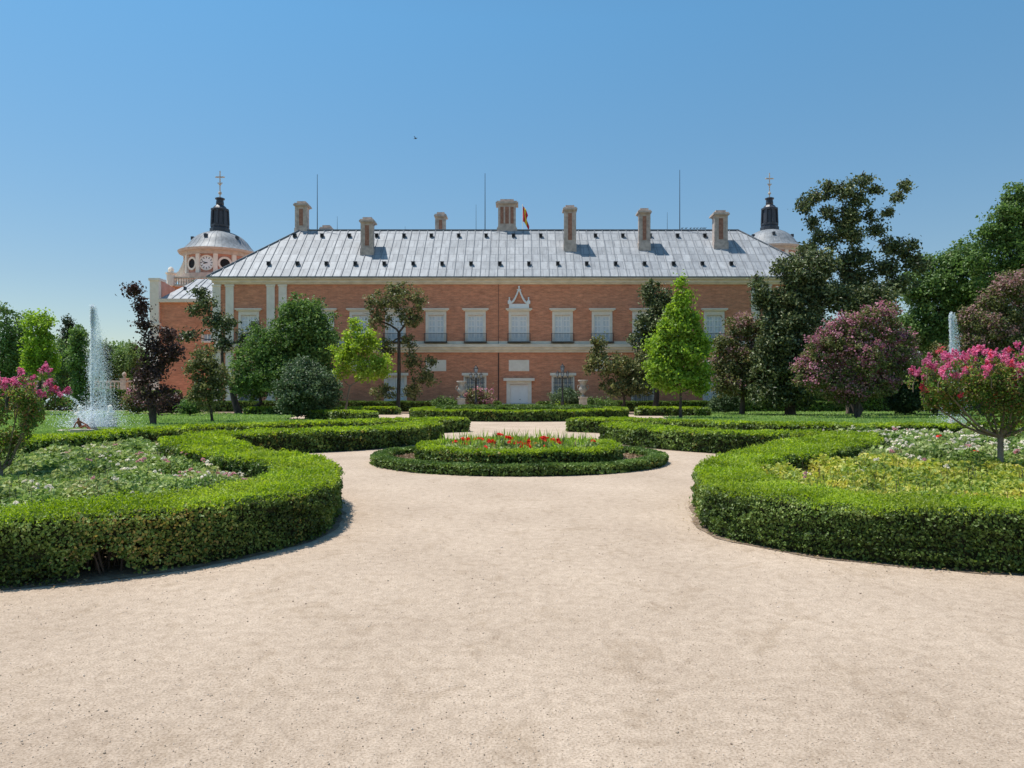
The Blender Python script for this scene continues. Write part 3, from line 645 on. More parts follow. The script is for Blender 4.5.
def make_window(pd=False):
    z0, z1 = WZ(343.5), WZ(315.3)
    mb = MB(); shutters(mb, 0, z0+.01, z1-.01, FY+.12, False, .84, (0, .16, .38, .59, .80)); box(mb, -.7, -.1, FY+.08, FY+.135, z0+.02, z0+.55); box(mb, .1, .7, FY+.08, FY+.135, z0+.02, z0+.55); w = mb.build('window', [M['white'], M['white'], M['pane']], palace)
    mb = MB(); box(mb, -1.03, -.78, FY-.1, FY+.07, z0, z1+.0); box(mb, .78, 1.03, FY-.1, FY+.07, z0, z1); box(mb, -1.03, 1.03, FY-.08, FY+.065, z1+.002, WZ(311.2)-.002); box(mb, -1.0, 1.0, FY-.103, FY-.083, z1+.06, WZ(311.2)-.06); z1 = WZ(311.2)-.163
    mb.build('surround', M['stone'], w)
    mb = MB(); box(mb, -1.2, 1.2, FY-.2, FY-.005, z1+.163, z1+.28); box(mb, -1.32, 1.32, FY-.34, FY-.004, z1+.283, z1+.42); mb.build('lintel', M['stone'], w)
    mb = MB(); yb = FY-.62
    for zz in (z0+.12, z0+.95): box(mb, -1.12, 1.12, yb, yb+.03, zz, zz+.035); 
    for zz in (z0+.12, z0+.95):
        for s in (-1, 1): box(mb, s*1.12-.015, s*1.12+.015, yb+.03, FY-.1, zz, zz+.03)
    for i in range(19): xx = -1.1+i*2.2/18; box(mb, xx-.01, xx+.01, yb+.005, yb+.025, z0+.155, z0+.95)
    for s in (-1, 1):
        for i in range(1, 4): box(mb, s*1.12-.01, s*1.12+.01, yb+i*.13, yb+i*.13+.02, z0+.15, z0+.95)
    box(mb, -1.15, 1.15, yb-.02, FY-.103, z0+.06, z0+.115)
    mb.build('balcony_railing', M['iron'], w)
    return w
w0 = make_window()
for i, b in enumerate(BAYS):
    w = w0 if i == 0 else copy_tree(w0, palace)
    if i: w.location = w0.location; w.location.x += b
# ornate pediment over the centre window
mb = MB(); zb = WZ(308.35)
box(mb, -1.0, 1.0, FY-.25, FY-.003, zb, zb+.42); box(mb, -1.12, -.8, FY-.3, FY-.006, zb+.42, zb+.75); box(mb, .8, 1.12, FY-.3, FY-.006, zb+.42, zb+.75)
for s in (-1, 1):
    pts = [(s*1.0, zb+.48), (s*.78, zb+.52), (s*.55, zb+.72), (s*.36, zb+1.05), (s*.2, zb+1.4), (s*.1, zb+1.7), (s*.02, zb+1.75)]
    tube(mb, [(x, FY-.16, z) for x, z in pts], [.12, .12, .11, .1, .09, .09, .08], 6)
    tube(mb, [(s*.96, FY-.2, zb+.75), (s*.96, FY-.2, zb+.95)], [.1, .05], 6); blob(mb, (s*.96, FY-.2, zb+1.02), .1, 0, 1)
box(mb, -.07, .07, FY-.22, FY-.1, zb+1.7, zb+2.1); blob(mb, (0, FY-.16, zb+2.15), .11, 0, 1); box(mb, -.22, .22, FY-.2, FY-.12, zb+1.78, zb+1.88)
mb.build('pediment', M['white'], palace)
# ground floor windows and doors
def ground_window(b, k):
    z0, z1 = (.9 if k == 'g' else 0), WZ(377)
    mb = MB(); shutters(mb, b, z0+.01, z1-.01, FY+.12, k == 'd'); w = mb.build('window' if k == 'g' else 'door', [M['white'] if k == 'd' else M['stone'], M['white'], M['glass']], palace)
    mb = MB(); box(mb, b-1.14, b-.86, FY-.1, FY+.22, z0, z1); box(mb, b+.86, b+1.14, FY-.1, FY+.22, z0, z1); box(mb, b-1.14, b+1.14, FY-.102, FY+.218, z1+.002, z1+.14); box(mb, b-1.3, b+1.3, FY-.3, FY-.004, z1+.143, z1+.4); mb.build('surround', M['stone'], w)
    if k == 'g':
        mb = MB()
        for i in range(11): xx = b-.9+i*.18; box(mb, xx-.013, xx+.013, FY-.2, FY-.17, z0, z1)
        for i in range(6): zz = z0+.1+i*(z1-z0-.2)/5; box(mb, b-1, b+1, FY-.205, FY-.165, zz-.012, zz+.012)
        mb.build('window_grille', M['iron'], w)
for b, k in gw: ground_window(b, k)
mb = MB(); z1 = WZ(384); box(mb, -.98, .98, FY+.2, FY+.25, 0, z1)
for s in (-1, 1):
    a0, a1 = (-.93, -.02) if s < 0 else (.02, .93)
    box(mb, a0, a1, FY+.14, FY+.197, .05, z1-.02)
    for zz0, zz1 in ((.25, 1.0), (1.15, 2.45)): box(mb, a0+.12, a1-.12, FY+.12, FY+.137, zz0, zz1)
dr = mb.build('door', M['white'], palace)
mb = MB(); box(mb, -1.25, -.88, FY-.12, FY+.25, 0, z1); box(mb, .88, 1.25, FY-.12, FY+.25, 0, z1); box(mb, -1.25, 1.25, FY-.123, FY+.246, z1+.002, z1+.3); box(mb, -1.55, 1.55, FY-.4, FY-.004, z1+.303, z1+.58)
mb.build('surround', M['stone'], dr)
mb = MB(); blob(mb, (.1, FY+.1, 1.15), .05, 0, 1); mb.build('handle', M['iron'], dr)
mb = MB(); tube(mb, [(WX(498.5), FY-.07, .7), (WX(498.5), FY-.07, WZ(353))], .045, 6); tube(mb, [(WX(498.5), FY-.6, WZ(344)), (WX(498.5), FY-.12, WZ(341)), (WX(498.5), FY-.12, WZ(284))], .018, 6); mb.build('drain_pipe', M['iron'], palace)

# roof
EY0, EZ, SL, DD = FY-.68, WZ(277.6)+.0, .875, 7.0
RX = 30.95
ry = EY0+DD; rz = EZ+DD*SL; ax = RX-DD*1.02
def roofz(y): return EZ+(y-EY0)*SL
mb = MB(); e1 = EY0+2*DD
V = [(-RX, EY0, EZ), (RX, EY0, EZ), (RX, e1, EZ), (-RX, e1, EZ), (-ax, ry, rz), (ax, ry, rz)]
mb.add(V, [[0, 1, 5, 4]]); mb.add(V, [[2, 3, 4, 5]]); mb.add(V, [[1, 2, 5]]); mb.add(V, [[3, 0, 4]])
box(mb, -RX-.02, RX+.02, EY0-.03, EY0+.02, EZ-.1, EZ+.03)
def seam(mb, a, b, w=.035, h=.07):
    a = np.array(a, float); b = np.array(b, float); d = unit(b-a); s = unit(np.cross(d, [0, 0, 1.])); u = np.cross(s, d)
    V = []
    for p in (a, b):
        for sx, sz in ((-1, 0), (1, 0), (1, 1), (-1, 1)): V.append(p+s*w*sx+u*h*sz)
    mb.add(V, [[0, 1, 5, 4], [1, 2, 6, 5], [2, 3, 7, 6], [3, 0, 4, 7], [0, 3, 2, 1], [4, 5, 6, 7]], 1)
x = -RX+.4
while x < RX:
    if abs(x) <= ax: top = (x, ry, rz)
    else: t = (RX-abs(x))/(RX-ax); top = (x, EY0+DD*t, EZ+DD*SL*t)
    seam(mb, (x, EY0, EZ), top); x += .86
y = EY0+.5
while y < e1:
    t = min((y-EY0), (e1-y))/DD
    for s in (-1, 1): seam(mb, (s*RX, y, EZ), (s*(RX-(RX-ax)*t), y, EZ+DD*SL*t))
    y += .93
for a, b in (((-RX, EY0, EZ), (-ax, ry, rz)), ((RX, EY0, EZ), (ax, ry, rz)), ((-ax, ry, rz), (ax, ry, rz))): seam(mb, a, b, .11, .1)
seamm = mat('roof_seam', (.26, .28, .30), (.18, .19, .21), 3., .6)
roof = mb.build('roof', [M['roof'], seamm], palace)
def roof_at(px, py):
    """point on the front roof slope seen at a pixel"""
    k = (HY-py)/F; y = (EZ-EY0*SL-EYE)/(k-SL); return np.array([(px-HX)*y/F, y, roofz(y)])
# vents
def make_vent():
    mb = MB(); prism(mb, [(-.17, -.1), (.17, -.1), (.17, .15), (.09, .25), (-.09, .25), (-.17, .15)], -.22, .3, 0); box(mb, -.12, .12, -.235, -.224, -.05, .17, 1); box(mb, -.2, .2, -.28, .1, .22, .27, 2)
    return mb.build('roof_vent', [M['slate'], M['dark'], M['slate']], roof)
ven = make_vent(); first = True; rl = world_loc(roof)
spots = [(269+28.87*i, 264.5) for i in range(17)]+[(295+27.3*i, 236.5) for i in range(16) if i != 10]
for px, py in spots:
    p = roof_at(px, py); v = ven if first else ven.copy()
    if not first: COL.objects.link(v)
    v.parent = roof; v.location = (p[0]-rl[0], p[1]-rl[1]-.05, p[2]-rl[2]); first = False
# chimneys
M['chim'] = mat('chimney_stone', (.60, .50, .44), (.40, .33, .29), 2.5, .9, bump=.4, bscale=20)
M['chimp'] = mat('chimney_brick_panel', (.40, .20, .14), (.26, .13, .09), 4., .9)
def chimney(px, pyb, pyt, wpx, ridge=False, back=False):
    if ridge: y = ry+(1.2 if back else .0); p = np.array([(px-HX)*y/F, y, rz-.3-(1.0 if back else 0)])
    else: p = roof_at(px, pyb)
    X, Y, zb = p; Y2 = Y+.5; zt = EYE+(HY-pyt)*Y/F; w = wpx*Y/F/2; dz = w if w < .8 else .75; y0, y1 = Y-.05, Y+2*dz
    cy = (y0+y1)/2; mb = MB(); H = zt-zb
    box(mb, X-w*1.12, X+w*1.12, y0-.08, y1+.08, zb-.6 if not ridge else zb-1.0, zb+H*.16)
    box(mb, X-w*1.02, X+w*1.02, y0-.03, y1+.03, zb+H*.16, zb+H*.2)
    box(mb, X-w*.86, X+w*.86, y0+.05, y1-.05, zb+H*.2, zt-.62, 0)
    for s in (-1, 1):
        box(mb, X+s*w*.86-.12, X+s*w*.86+.12, y0-.0, y0+.2, zb+H*.2+.002, zt-.62, 0)
        if w > .8: box(mb, X+s*w*.3-.07, X+s*w*.3+.07, y0+.01, y0+.1, zb+H*.25, zt-.75, 0)
    box(mb, X-w*.34, X+w*.34, y0+.03, y0+.048, zb+H*.24, zt-.85, 1) if w < .8 else [box(mb, X+c_*w-.2, X+c_*w+.2, y0+.03, y0+.048, zb+H*.28, zt-.85, 1) for c_ in (-.58, 0, .58)]
    box(mb, X-w*.98, X+w*.98, y0-.05, y1+.05, zt-.62, zt-.52); box(mb, X-w*1.25, X+w*1.25, y0-.22, y1+.22, zt-.52, zt-.36); box(mb, X-w*1.12, X+w*1.12, y0-.14, y1+.14, zt-.36, zt-.24)
    box(mb, X-w*.75, X+w*.75, y0+.1, y1-.1, zt-.24, zt, 0)
    mb.build('chimney', [M['chim'], M['chimp']], roof)
chimney(301, 232, 201, 11.5, True); chimney(367, 254.5, 217, 12); chimney(440.5, 230, 212, 10, True, True); chimney(507, 232, 199, 18, True)
chimney(570, 251, 205, 11.5); chimney(644.5, 250, 208, 11); chimney(721, 248.5, 210, 13)
chimney(326, 230, 225, 10, True, True)
for px, py, r in ((317, 174, .035), (485, 173, .035), (680, 169.5, .035), (337, 216, .018), (476, 204, .018), (667.5, 212, .018), (405, 226, .015)):
    zt_ = EYE+(HY-py)*ry/F; xx = (px-HX)*ry/F; mb = MB(); tube(mb, [(xx, ry+.12, rz-.1), (xx, ry+.12, zt_)], [r*1.4, r*.7], 6); mb.build('lightning_rod', M['iron'], roof)
# flag
fx = (522.5-HX)*(ry+6)/F; fy_ = ry+6
fl = thing('flagpole', 'pole with limp red and yellow flag behind the roof ridge', 'flag', (fx, fy_, 0))
mb = MB(); tube(mb, [(fx, fy_, 0), (fx, fy_, EYE+(HY-204)*fy_/F)], [.05, .04], 8); mb.build('pole', M['white'], fl)
mb = MB(); zt_ = EYE+(HY-206)*fy_/F; nz_, nx_ = 12, 6
V = []; 
for i in range(nz_+1):
    for j in range(nx_+1): V.append((fx+.05+j*.1*(1-.25*math.sin(i*.5)), fy_+.12*math.sin(j*1.3+i*.25), zt_-i*.15-j*j*.02-j*.06))
q = np.array([[i*(nx_+1)+j, i*(nx_+1)+j+1, (i+1)*(nx_+1)+j+1, (i+1)*(nx_+1)+j] for i in range(nz_) for j in range(nx_)])
bandidx = np.array([0 if j in (0, 5) or (j == 1) else (1 if j in (2, 3) else 0) for i in range(nz_) for j in range(nx_)])
for k in (0, 1): mb.add(V, q[bandidx == k], k)
mb.build('flag_cloth', [M['red'], M['yellow']], fl)

# left wing with terrace
wing = thing('palace_wing', 'brick side wing with pale corner pier and small lead roof, left of the main palace', 'building', (-36, 86, 0))
WY = 86.
def wx(px): return (px-HX)*WY/F
def wz(py): return EYE+(HY-py)*WY/F
mb = MB(); hl = [(wx(203), wx(211.5), wz(341), wz(334))]
wall_holes(mb, wx(159.5), -29.5, 0, wz(301), WY, hl)
mb.add([(wx(159.5), WY, 0), (wx(159.5), WY+16, 0), (wx(159.5), WY+16, wz(301)), (wx(159.5), WY, wz(301))], [[0, 1, 2, 3]])
mb.build('wall', M['brick'], wing)
mb = MB(); box(mb, wx(151), wx(160), WY-.3, WY+1.2, 0, wz(281)); box(mb, wx(150), wx(161), WY-.4, WY+1.3, wz(281), wz(278.5)); box(mb, wx(151)-.2, wx(160)+.15, WY-.4, WY+1.3, wz(326), wz(323))
mb.build('corner_pier', M['stone'], wing)
mb = MB(); V = [(wx(160), WY+.3, wz(280)), (wx(160), WY+7, wz(271)-2), (wx(160), WY+7, wz(301)), (wx(160), WY+.3, wz(301))]
V = [(v[0]+.06, v[1], v[2]) for v in V]; V = V+[(v[0]-.55, v[1], v[2]) for v in V]; mb.add(V, [[0, 1, 2, 3], [4, 5, 6, 7], [0, 1, 5, 4], [1, 2, 6, 5], [2, 3, 7, 6], [3, 0, 4, 7]]); mb.build('side_parapet', M['drum'], wing)
mb = MB(); box(mb, wx(159.5)-.0, -29.5, WY-.35, WY+.3, wz(302.5), wz(299)); mb.build('cornice', M['ledge'], wing)
mb = MB(); V = [(wx(160.5), WY-.3, wz(299)+.01), (-29.5, WY-.3, wz(299)+.01), (-29.5, WY+5, wz(299)+3.1), (wx(160.5)+2.2, WY+5, wz(299)+3.1)]; mb.add(V, [[0, 1, 2, 3]])
for i in range(9):
    xx = wx(160.5)+1.5+i*.95; seam(mb, (xx, WY-.3, wz(299)+.01), (xx+.6*(i < 2), WY+5, wz(299)+3.1))
box(mb, wx(176), wx(177.5), WY+1.9, WY+2.4, wz(299)+1.3, wz(299)+1.75, 2)
mb.build('roof', [M['roof'], seamm, M['slate']], wing)
mb = MB(); shutters(mb, 0, 0, 1, 0, False); mb = MB(); box(mb, wx(203.3), wx(211.2), WY+.1, WY+.16, wz(340.8), wz(334.2), 1)
for xx in (203, 207, 210.6): box(mb, wx(xx), wx(xx+.9), WY+.05, WY+.1, wz(341), wz(334))
wn = mb.build('window', [M['white'], M['glass']], wing)
mb = MB(); box(mb, wx(202), wx(203), WY-.1, WY+.04, wz(342), wz(333.7)); box(mb, wx(211.5), wx(212.5), WY-.1, WY+.04, wz(342), wz(333.7)); lathe(mb, [(.62, -.08), (.62, .1), (.48, .1), (.48, -.08), (.62, -.08)], (0, 0, 0), 12, a0=0, a1=PI)
p_ = mb.p.pop(); V = p_[0][:, [0, 2, 1]]; mb.add(V*np.array([1, 1, 1.])+np.array([wx(207.3), WY-.05, wz(334)]), p_[1]); box(mb, wx(202), wx(212.5), WY-.15, WY+.04, wz(342.7), wz(341))
mb.build('window_surround', M['stone'], wn)

# balustrade on the terrace in front of the drum
def balustrade(parent, xa, xb, y, z0, z1, n, name='balustrade'):
    mb = MB(); h = z1-z0; box(mb, xa, xb, y-.2, y+.2, z0, z0+h*.16); box(mb, xa, xb, y-.2, y+.2, z1-h*.16, z1)
    pr = [(.08, 0), (.1, .1), (.07, .2), (.13, .42), (.06, .72), (.09, .85), (.08, 1)]
    for i in range(n):
        x = xa+(i+.5)*(xb-xa)/n; lathe(mb, [(r, z0+h*.16+t*h*.68) for r, t in pr], (x, y, 0), 6)
    return mb.build(name, M['stone_old'], parent)
TY = 100.
def tz(py): return EYE+(HY-py)*TY/F
def tx(px): return (px-HX)*TY/F
ter = thing('terrace', 'pale stone terrace with balustrade and finial below the clock drum', 'terrace', (tx(190), TY, 0))
mb = MB(); box(mb, tx(171), tx(225), TY+.3, TY+22, 0, tz(286)); mb.build('wall', M['brick'], ter)
balustrade(ter, tx(172.5), tx(215), TY, tz(286), tz(277), 17)
mb = MB(); lathe(mb, [(.0, 0), (.55, 0), (.55, 1.6), (.7, 1.6), (.7, 1.8), (.3, 1.85), (.4, 2.2), (.25, 2.5), (.0, 2.6)], (tx(171), TY, tz(286)), 10, smooth=False); mb.build('corner_pier', M['stone'], ter)

M['tower_stone'] = mat('tower_stone', (.58, .48, .42), (.46, .38, .33), 2., .9)
# domed towers
def tower(px, Y, r, drum_py, eave_py, dome_py, lan_py, tip_py, label, clock):
    k = F/Y; X = (px-HX)/k
    z = lambda py: EYE+(HY-py)/k
    t = thing('domed_tower', label, 'tower', (X, Y, 0))
    mb = MB(); zd, ze = z(drum_py), z(eave_py); c = (X, Y, 0); R = r/k
    lathe(mb, [(R*.86, 0), (R*.86, ze)], c, 40); mb.build('drum', M['drum'], t)
    mb = MB()
    lathe(mb, [(R*.86, ze-.9), (R*.93, ze-.9), (R*.95, ze-.35), (R*1.05, ze-.3), (R*1.08, ze), (R*.6, ze+.05)], c, 48, smooth=False)
    lathe(mb, [(R*.86, zd-2.5), (R*1.02, zd-2.5), (R*1.02, zd+.1), (R*.86, zd+.15)], c, 40, smooth=False); mb.build('cornice', M['tower_stone'], t)
    n = 12
    for i in range(n):
        if i % 2 and False: continue
        a = 2*PI*(i+.5)/n-PI/2; ca, sa = math.cos(a), math.sin(a); w = R*.055
        mb = MB(); pts = []
        for rr in (R*.84, R*.93):
            for s in (-1, 1): pts.append((X+ca*rr-sa*w*s, Y+sa*rr+ca*w*s))
        V = [(p[0], p[1], zz) for zz in (zd, ze-.9) for p in pts]
        mb.add(V, [[0, 1, 3, 2], [4, 6, 7, 5], [0, 4, 5, 1], [1, 5, 7, 3], [3, 7, 6, 2], [2, 6, 4, 0]]); mb.build('pilaster', M['stone'], t)
    def disc(mb, a, rr, rad0, rad1, y_off, mat_i, n=20):
        ca, sa = math.cos(a), math.sin(a); zc = (zd+ze-.9)/2+.15; cx, cy = X+ca*(R*.86+y_off), Y+sa*(R*.86+y_off)
        tt = np.arange(n)*2*PI/n; V = []
        for q in (rad0, rad1):
            for u in tt: V.append((cx-sa*q*math.cos(u), cy+ca*q*math.cos(u), zc+q*math.sin(u)))
        mb.add(V, [[i, (i+1) % n, n+(i+1) % n, n+i] for i in range(n)], mat_i)
        return cx, cy, zc, ca, sa
    for i in range(12):
        a = 2*PI*i/12-PI/2
        if abs(math.cos(a)) < .01 and clock and math.sin(a) < 0: continue
        mb = MB(); q = R*.125
        for ro in ((q*1.0, q*1.45),):
            disc(mb, a, R, ro[0], ro[1], .18, 0); disc(mb, a, R, ro[1], ro[1]+.001, .17, 0); 
        # ring thickness
        for yo in (.02, .08, .13): disc(mb, a, R, q*1.43, q*1.46, yo, 0)
        o = mb.build('oculus', M['stone'], t)
        mb = MB(); disc(mb, a, R, .001, q*1.05, .06, 0); mb.build('window', M['dark'], o)
    if clock:
        a = -PI/2; mb = MB(); q = R*.17; disc(mb, a, R, .001, q, .14, 0, 28); cl = mb.build('clock_face', M['white'], t)
        mb = MB(); disc(mb, a, R, q, q*1.22, .2, 0, 28); mb.build('clock_rim', M['stone'], cl)
        mb = MB(); cx, cy, zc = X, Y-(R*.86+.17), (zd+ze-.9)/2+.15
        for i in range(12):
            u = i*PI/6; c2 = (cx+q*.82*math.sin(u), zc+q*.82*math.cos(u)); wv = .09; d2 = (math.sin(u), math.cos(u)); s2 = (d2[1], -d2[0])
            V = [(c2[0]+d2[0]*aa*q*.13+s2[0]*bb*wv*.6, cy, c2[1]+d2[1]*aa*q*.13+s2[1]*bb*wv*.6) for aa, bb in ((-1, -1), (1, -1), (1, 1), (-1, 1))]; mb.add(V, [[0, 1, 2, 3]])
        for u, ln, wv in ((math.radians(255), q*.5, .07), (math.radians(285), q*.72, .05)):
            d2 = (math.sin(u), math.cos(u)); s2 = (d2[1], -d2[0])
            V = [(cx+d2[0]*aa+s2[0]*bb, cy-.02, zc+d2[1]*aa+s2[1]*bb) for aa, bb in ((-.15, -wv), (ln, -wv), (ln, wv), (-.15, wv))]; mb.add(V, [[0, 1, 2, 3]])
        mb.build('clock_hands', M['iron'], cl)
    # dome
    mb = MB(); zt_ = z(dome_py); pr = []
    for i in range(13):
        u = i/12*PI/2*.93; pr.append((R*(.84*math.cos(u)+.15*max(0, 1-i/3.5)**2), ze+.1+(zt_-ze)*math.sin(u)/math.sin(PI/2*.93)))
    lathe(mb, [(R*1.02, ze+.02)]+pr+[(0, zt_)], c, 48)
    for i in range(32):
        a = 2*PI*i/32+.05; tube(mb, [(X+(rr-.01)*math.cos(a), Y+(rr-.01)*math.sin(a), zz) for rr, zz in pr], .035, 4, 0, False, False)
    dome = mb.build('dome', M['lead'], t)
    for a in (-PI/2-.15, -.5, -2.7):
        mb = MB(); i = 5; rr, zz = pr[i]; cx, cy = X+rr*math.cos(a), Y+rr*math.sin(a); box(mb, cx-.22, cx+.22, cy-.3, cy+.3, zz-.2, zz+.32); mb.build('roof_vent', M['slate'], dome)
    # lantern
    mb = MB(); h = z(lan_py)-zt_; w = 9.4/k*(r/36)**.3
    lathe(mb, [(w*1.05, -.3), (w*1.05, .5), (w*.95, .55), (w*.92, h*.13), (w*.98, h*.14), (w*.98, h*.2), (w*.86, h*.21), (w*.8, h*.58), (w*.93, h*.6), (w*.93, h*.65), (w*.7, h*.68), (w*.6, h*.72), (w*.38, h*.77), (w*.42, h*.8), (w*.36, h*.92), (w*.5, h*.93), (w*.5, h*.96), (w*.2, h*.99), (0, h*1.0)], (X, Y, zt_), 10, smooth=False)
    for i in range(8):
        a = 2*PI*i/8+.1; tube(mb, [(X+w*.9*math.cos(a), Y+w*.9*math.sin(a), zt_+h*.2), (X+w*.84*math.cos(a), Y+w*.84*math.sin(a), zt_+h*.6)], w*.11, 6)
    mb.build('lantern', M['slate'], t)
    mb = MB(); zl = z(lan_py); zp = z(tip_py); hh_ = zp-zl
    tube(mb, [(X, Y, zl-.2), (X, Y, zp)], .09, 6); blob(mb, (X, Y, zl+hh_*.15), .3, 0, 1); blob(mb, (X, Y, zl+hh_*.5), .26, 0, 1)
    box(mb, X-.65, X+.65, Y-.06, Y+.06, zl+hh_*.74, zl+hh_*.79); box(mb, X-.4, X+.4, Y-.06, Y+.06, zl+hh_*.52, zl+hh_*.55); blob(mb, (X-.65, Y, zl+hh_*.765), .13, 0, 1); blob(mb, (X+.65, Y, zl+hh_*.765), .13, 0, 1)
    mb.build('cross', M['stone_old'], t)
    return t, X, R, zd, ze
t1, tX, tR, tzd, tze = tower(220, 118., 36, 279, 254, 232.5, 197, 171, 'pink clock drum with grey lead dome, black lantern and cross, left of the roof', True)
mb = MB(); k = 118./F
pts = [(tX-tR*.98, tze-1.0), (tX-tR*1.03, tze-1.8), (tX-tR*1.12, tze-2.8), (tX-tR*1.3, tze-3.5), (tX-tR*1.4, tzd-.3), (tX-tR*.8, tzd-.3), (tX-tR*.8, tze-1)]
prism(mb, [(x_, z_) for x_, z_ in pts], 117.6, 118.4); mb.build('scroll_buttress', M['stone'], t1)
tower(769.5, 132., 31, 270, 250, 230.5, 197, 173, 'grey lead dome with black lantern and cross behind the right end of the roof', False)
# roofs between, right side
rb = thing('palace_wing', 'small stretch of rear palace wing under the right dome', 'building', (33, 110, 0))
mb = MB(); box(mb, 28, 40.5, 106, 128, 0, EYE+(HY-262)*106/F); mb.build('wall', M['stone'], rb)
mb = MB(); zz = EYE+(HY-262)*106/F; mb.add([(27.5, 105.5, zz), (41, 105.5, zz), (41, 128.5, zz), (27.5, 128.5, zz), (34, 116, zz+1.6)], [[0, 1, 4], [1, 2, 4], [2, 3, 4], [3, 0, 4]]); mb.build('roof', M['lead'], rb)

# distant left balustrade wall
bw = thing('garden_wall', 'low pale stone garden wall with balustrade behind the left lawn', 'wall', (-55, 92, 0))
mb = MB(); box(mb, -95, -42, 92, 92.5, 0, 2.1); mb.build('wall', M['stone_old'], bw)
balustrade(bw, -95, -42, 92.25, 2.1, 3.4, 110)
for i in range(9):
    mb = MB(); xx = -94+i*6.4; box(mb, xx-.35, xx+.35, 91.9, 92.6, 2.0, 3.55); box(mb, xx-.42, xx+.42, 91.85, 92.65, 3.55, 3.7); lathe(mb, [(.0, 3.7), (.2, 3.7), (.12, 3.85), (.28, 4.1), (.2, 4.35), (0, 4.5)], (xx, 92.25, 0), 8); mb.build('pier', M['stone_old'], bw)
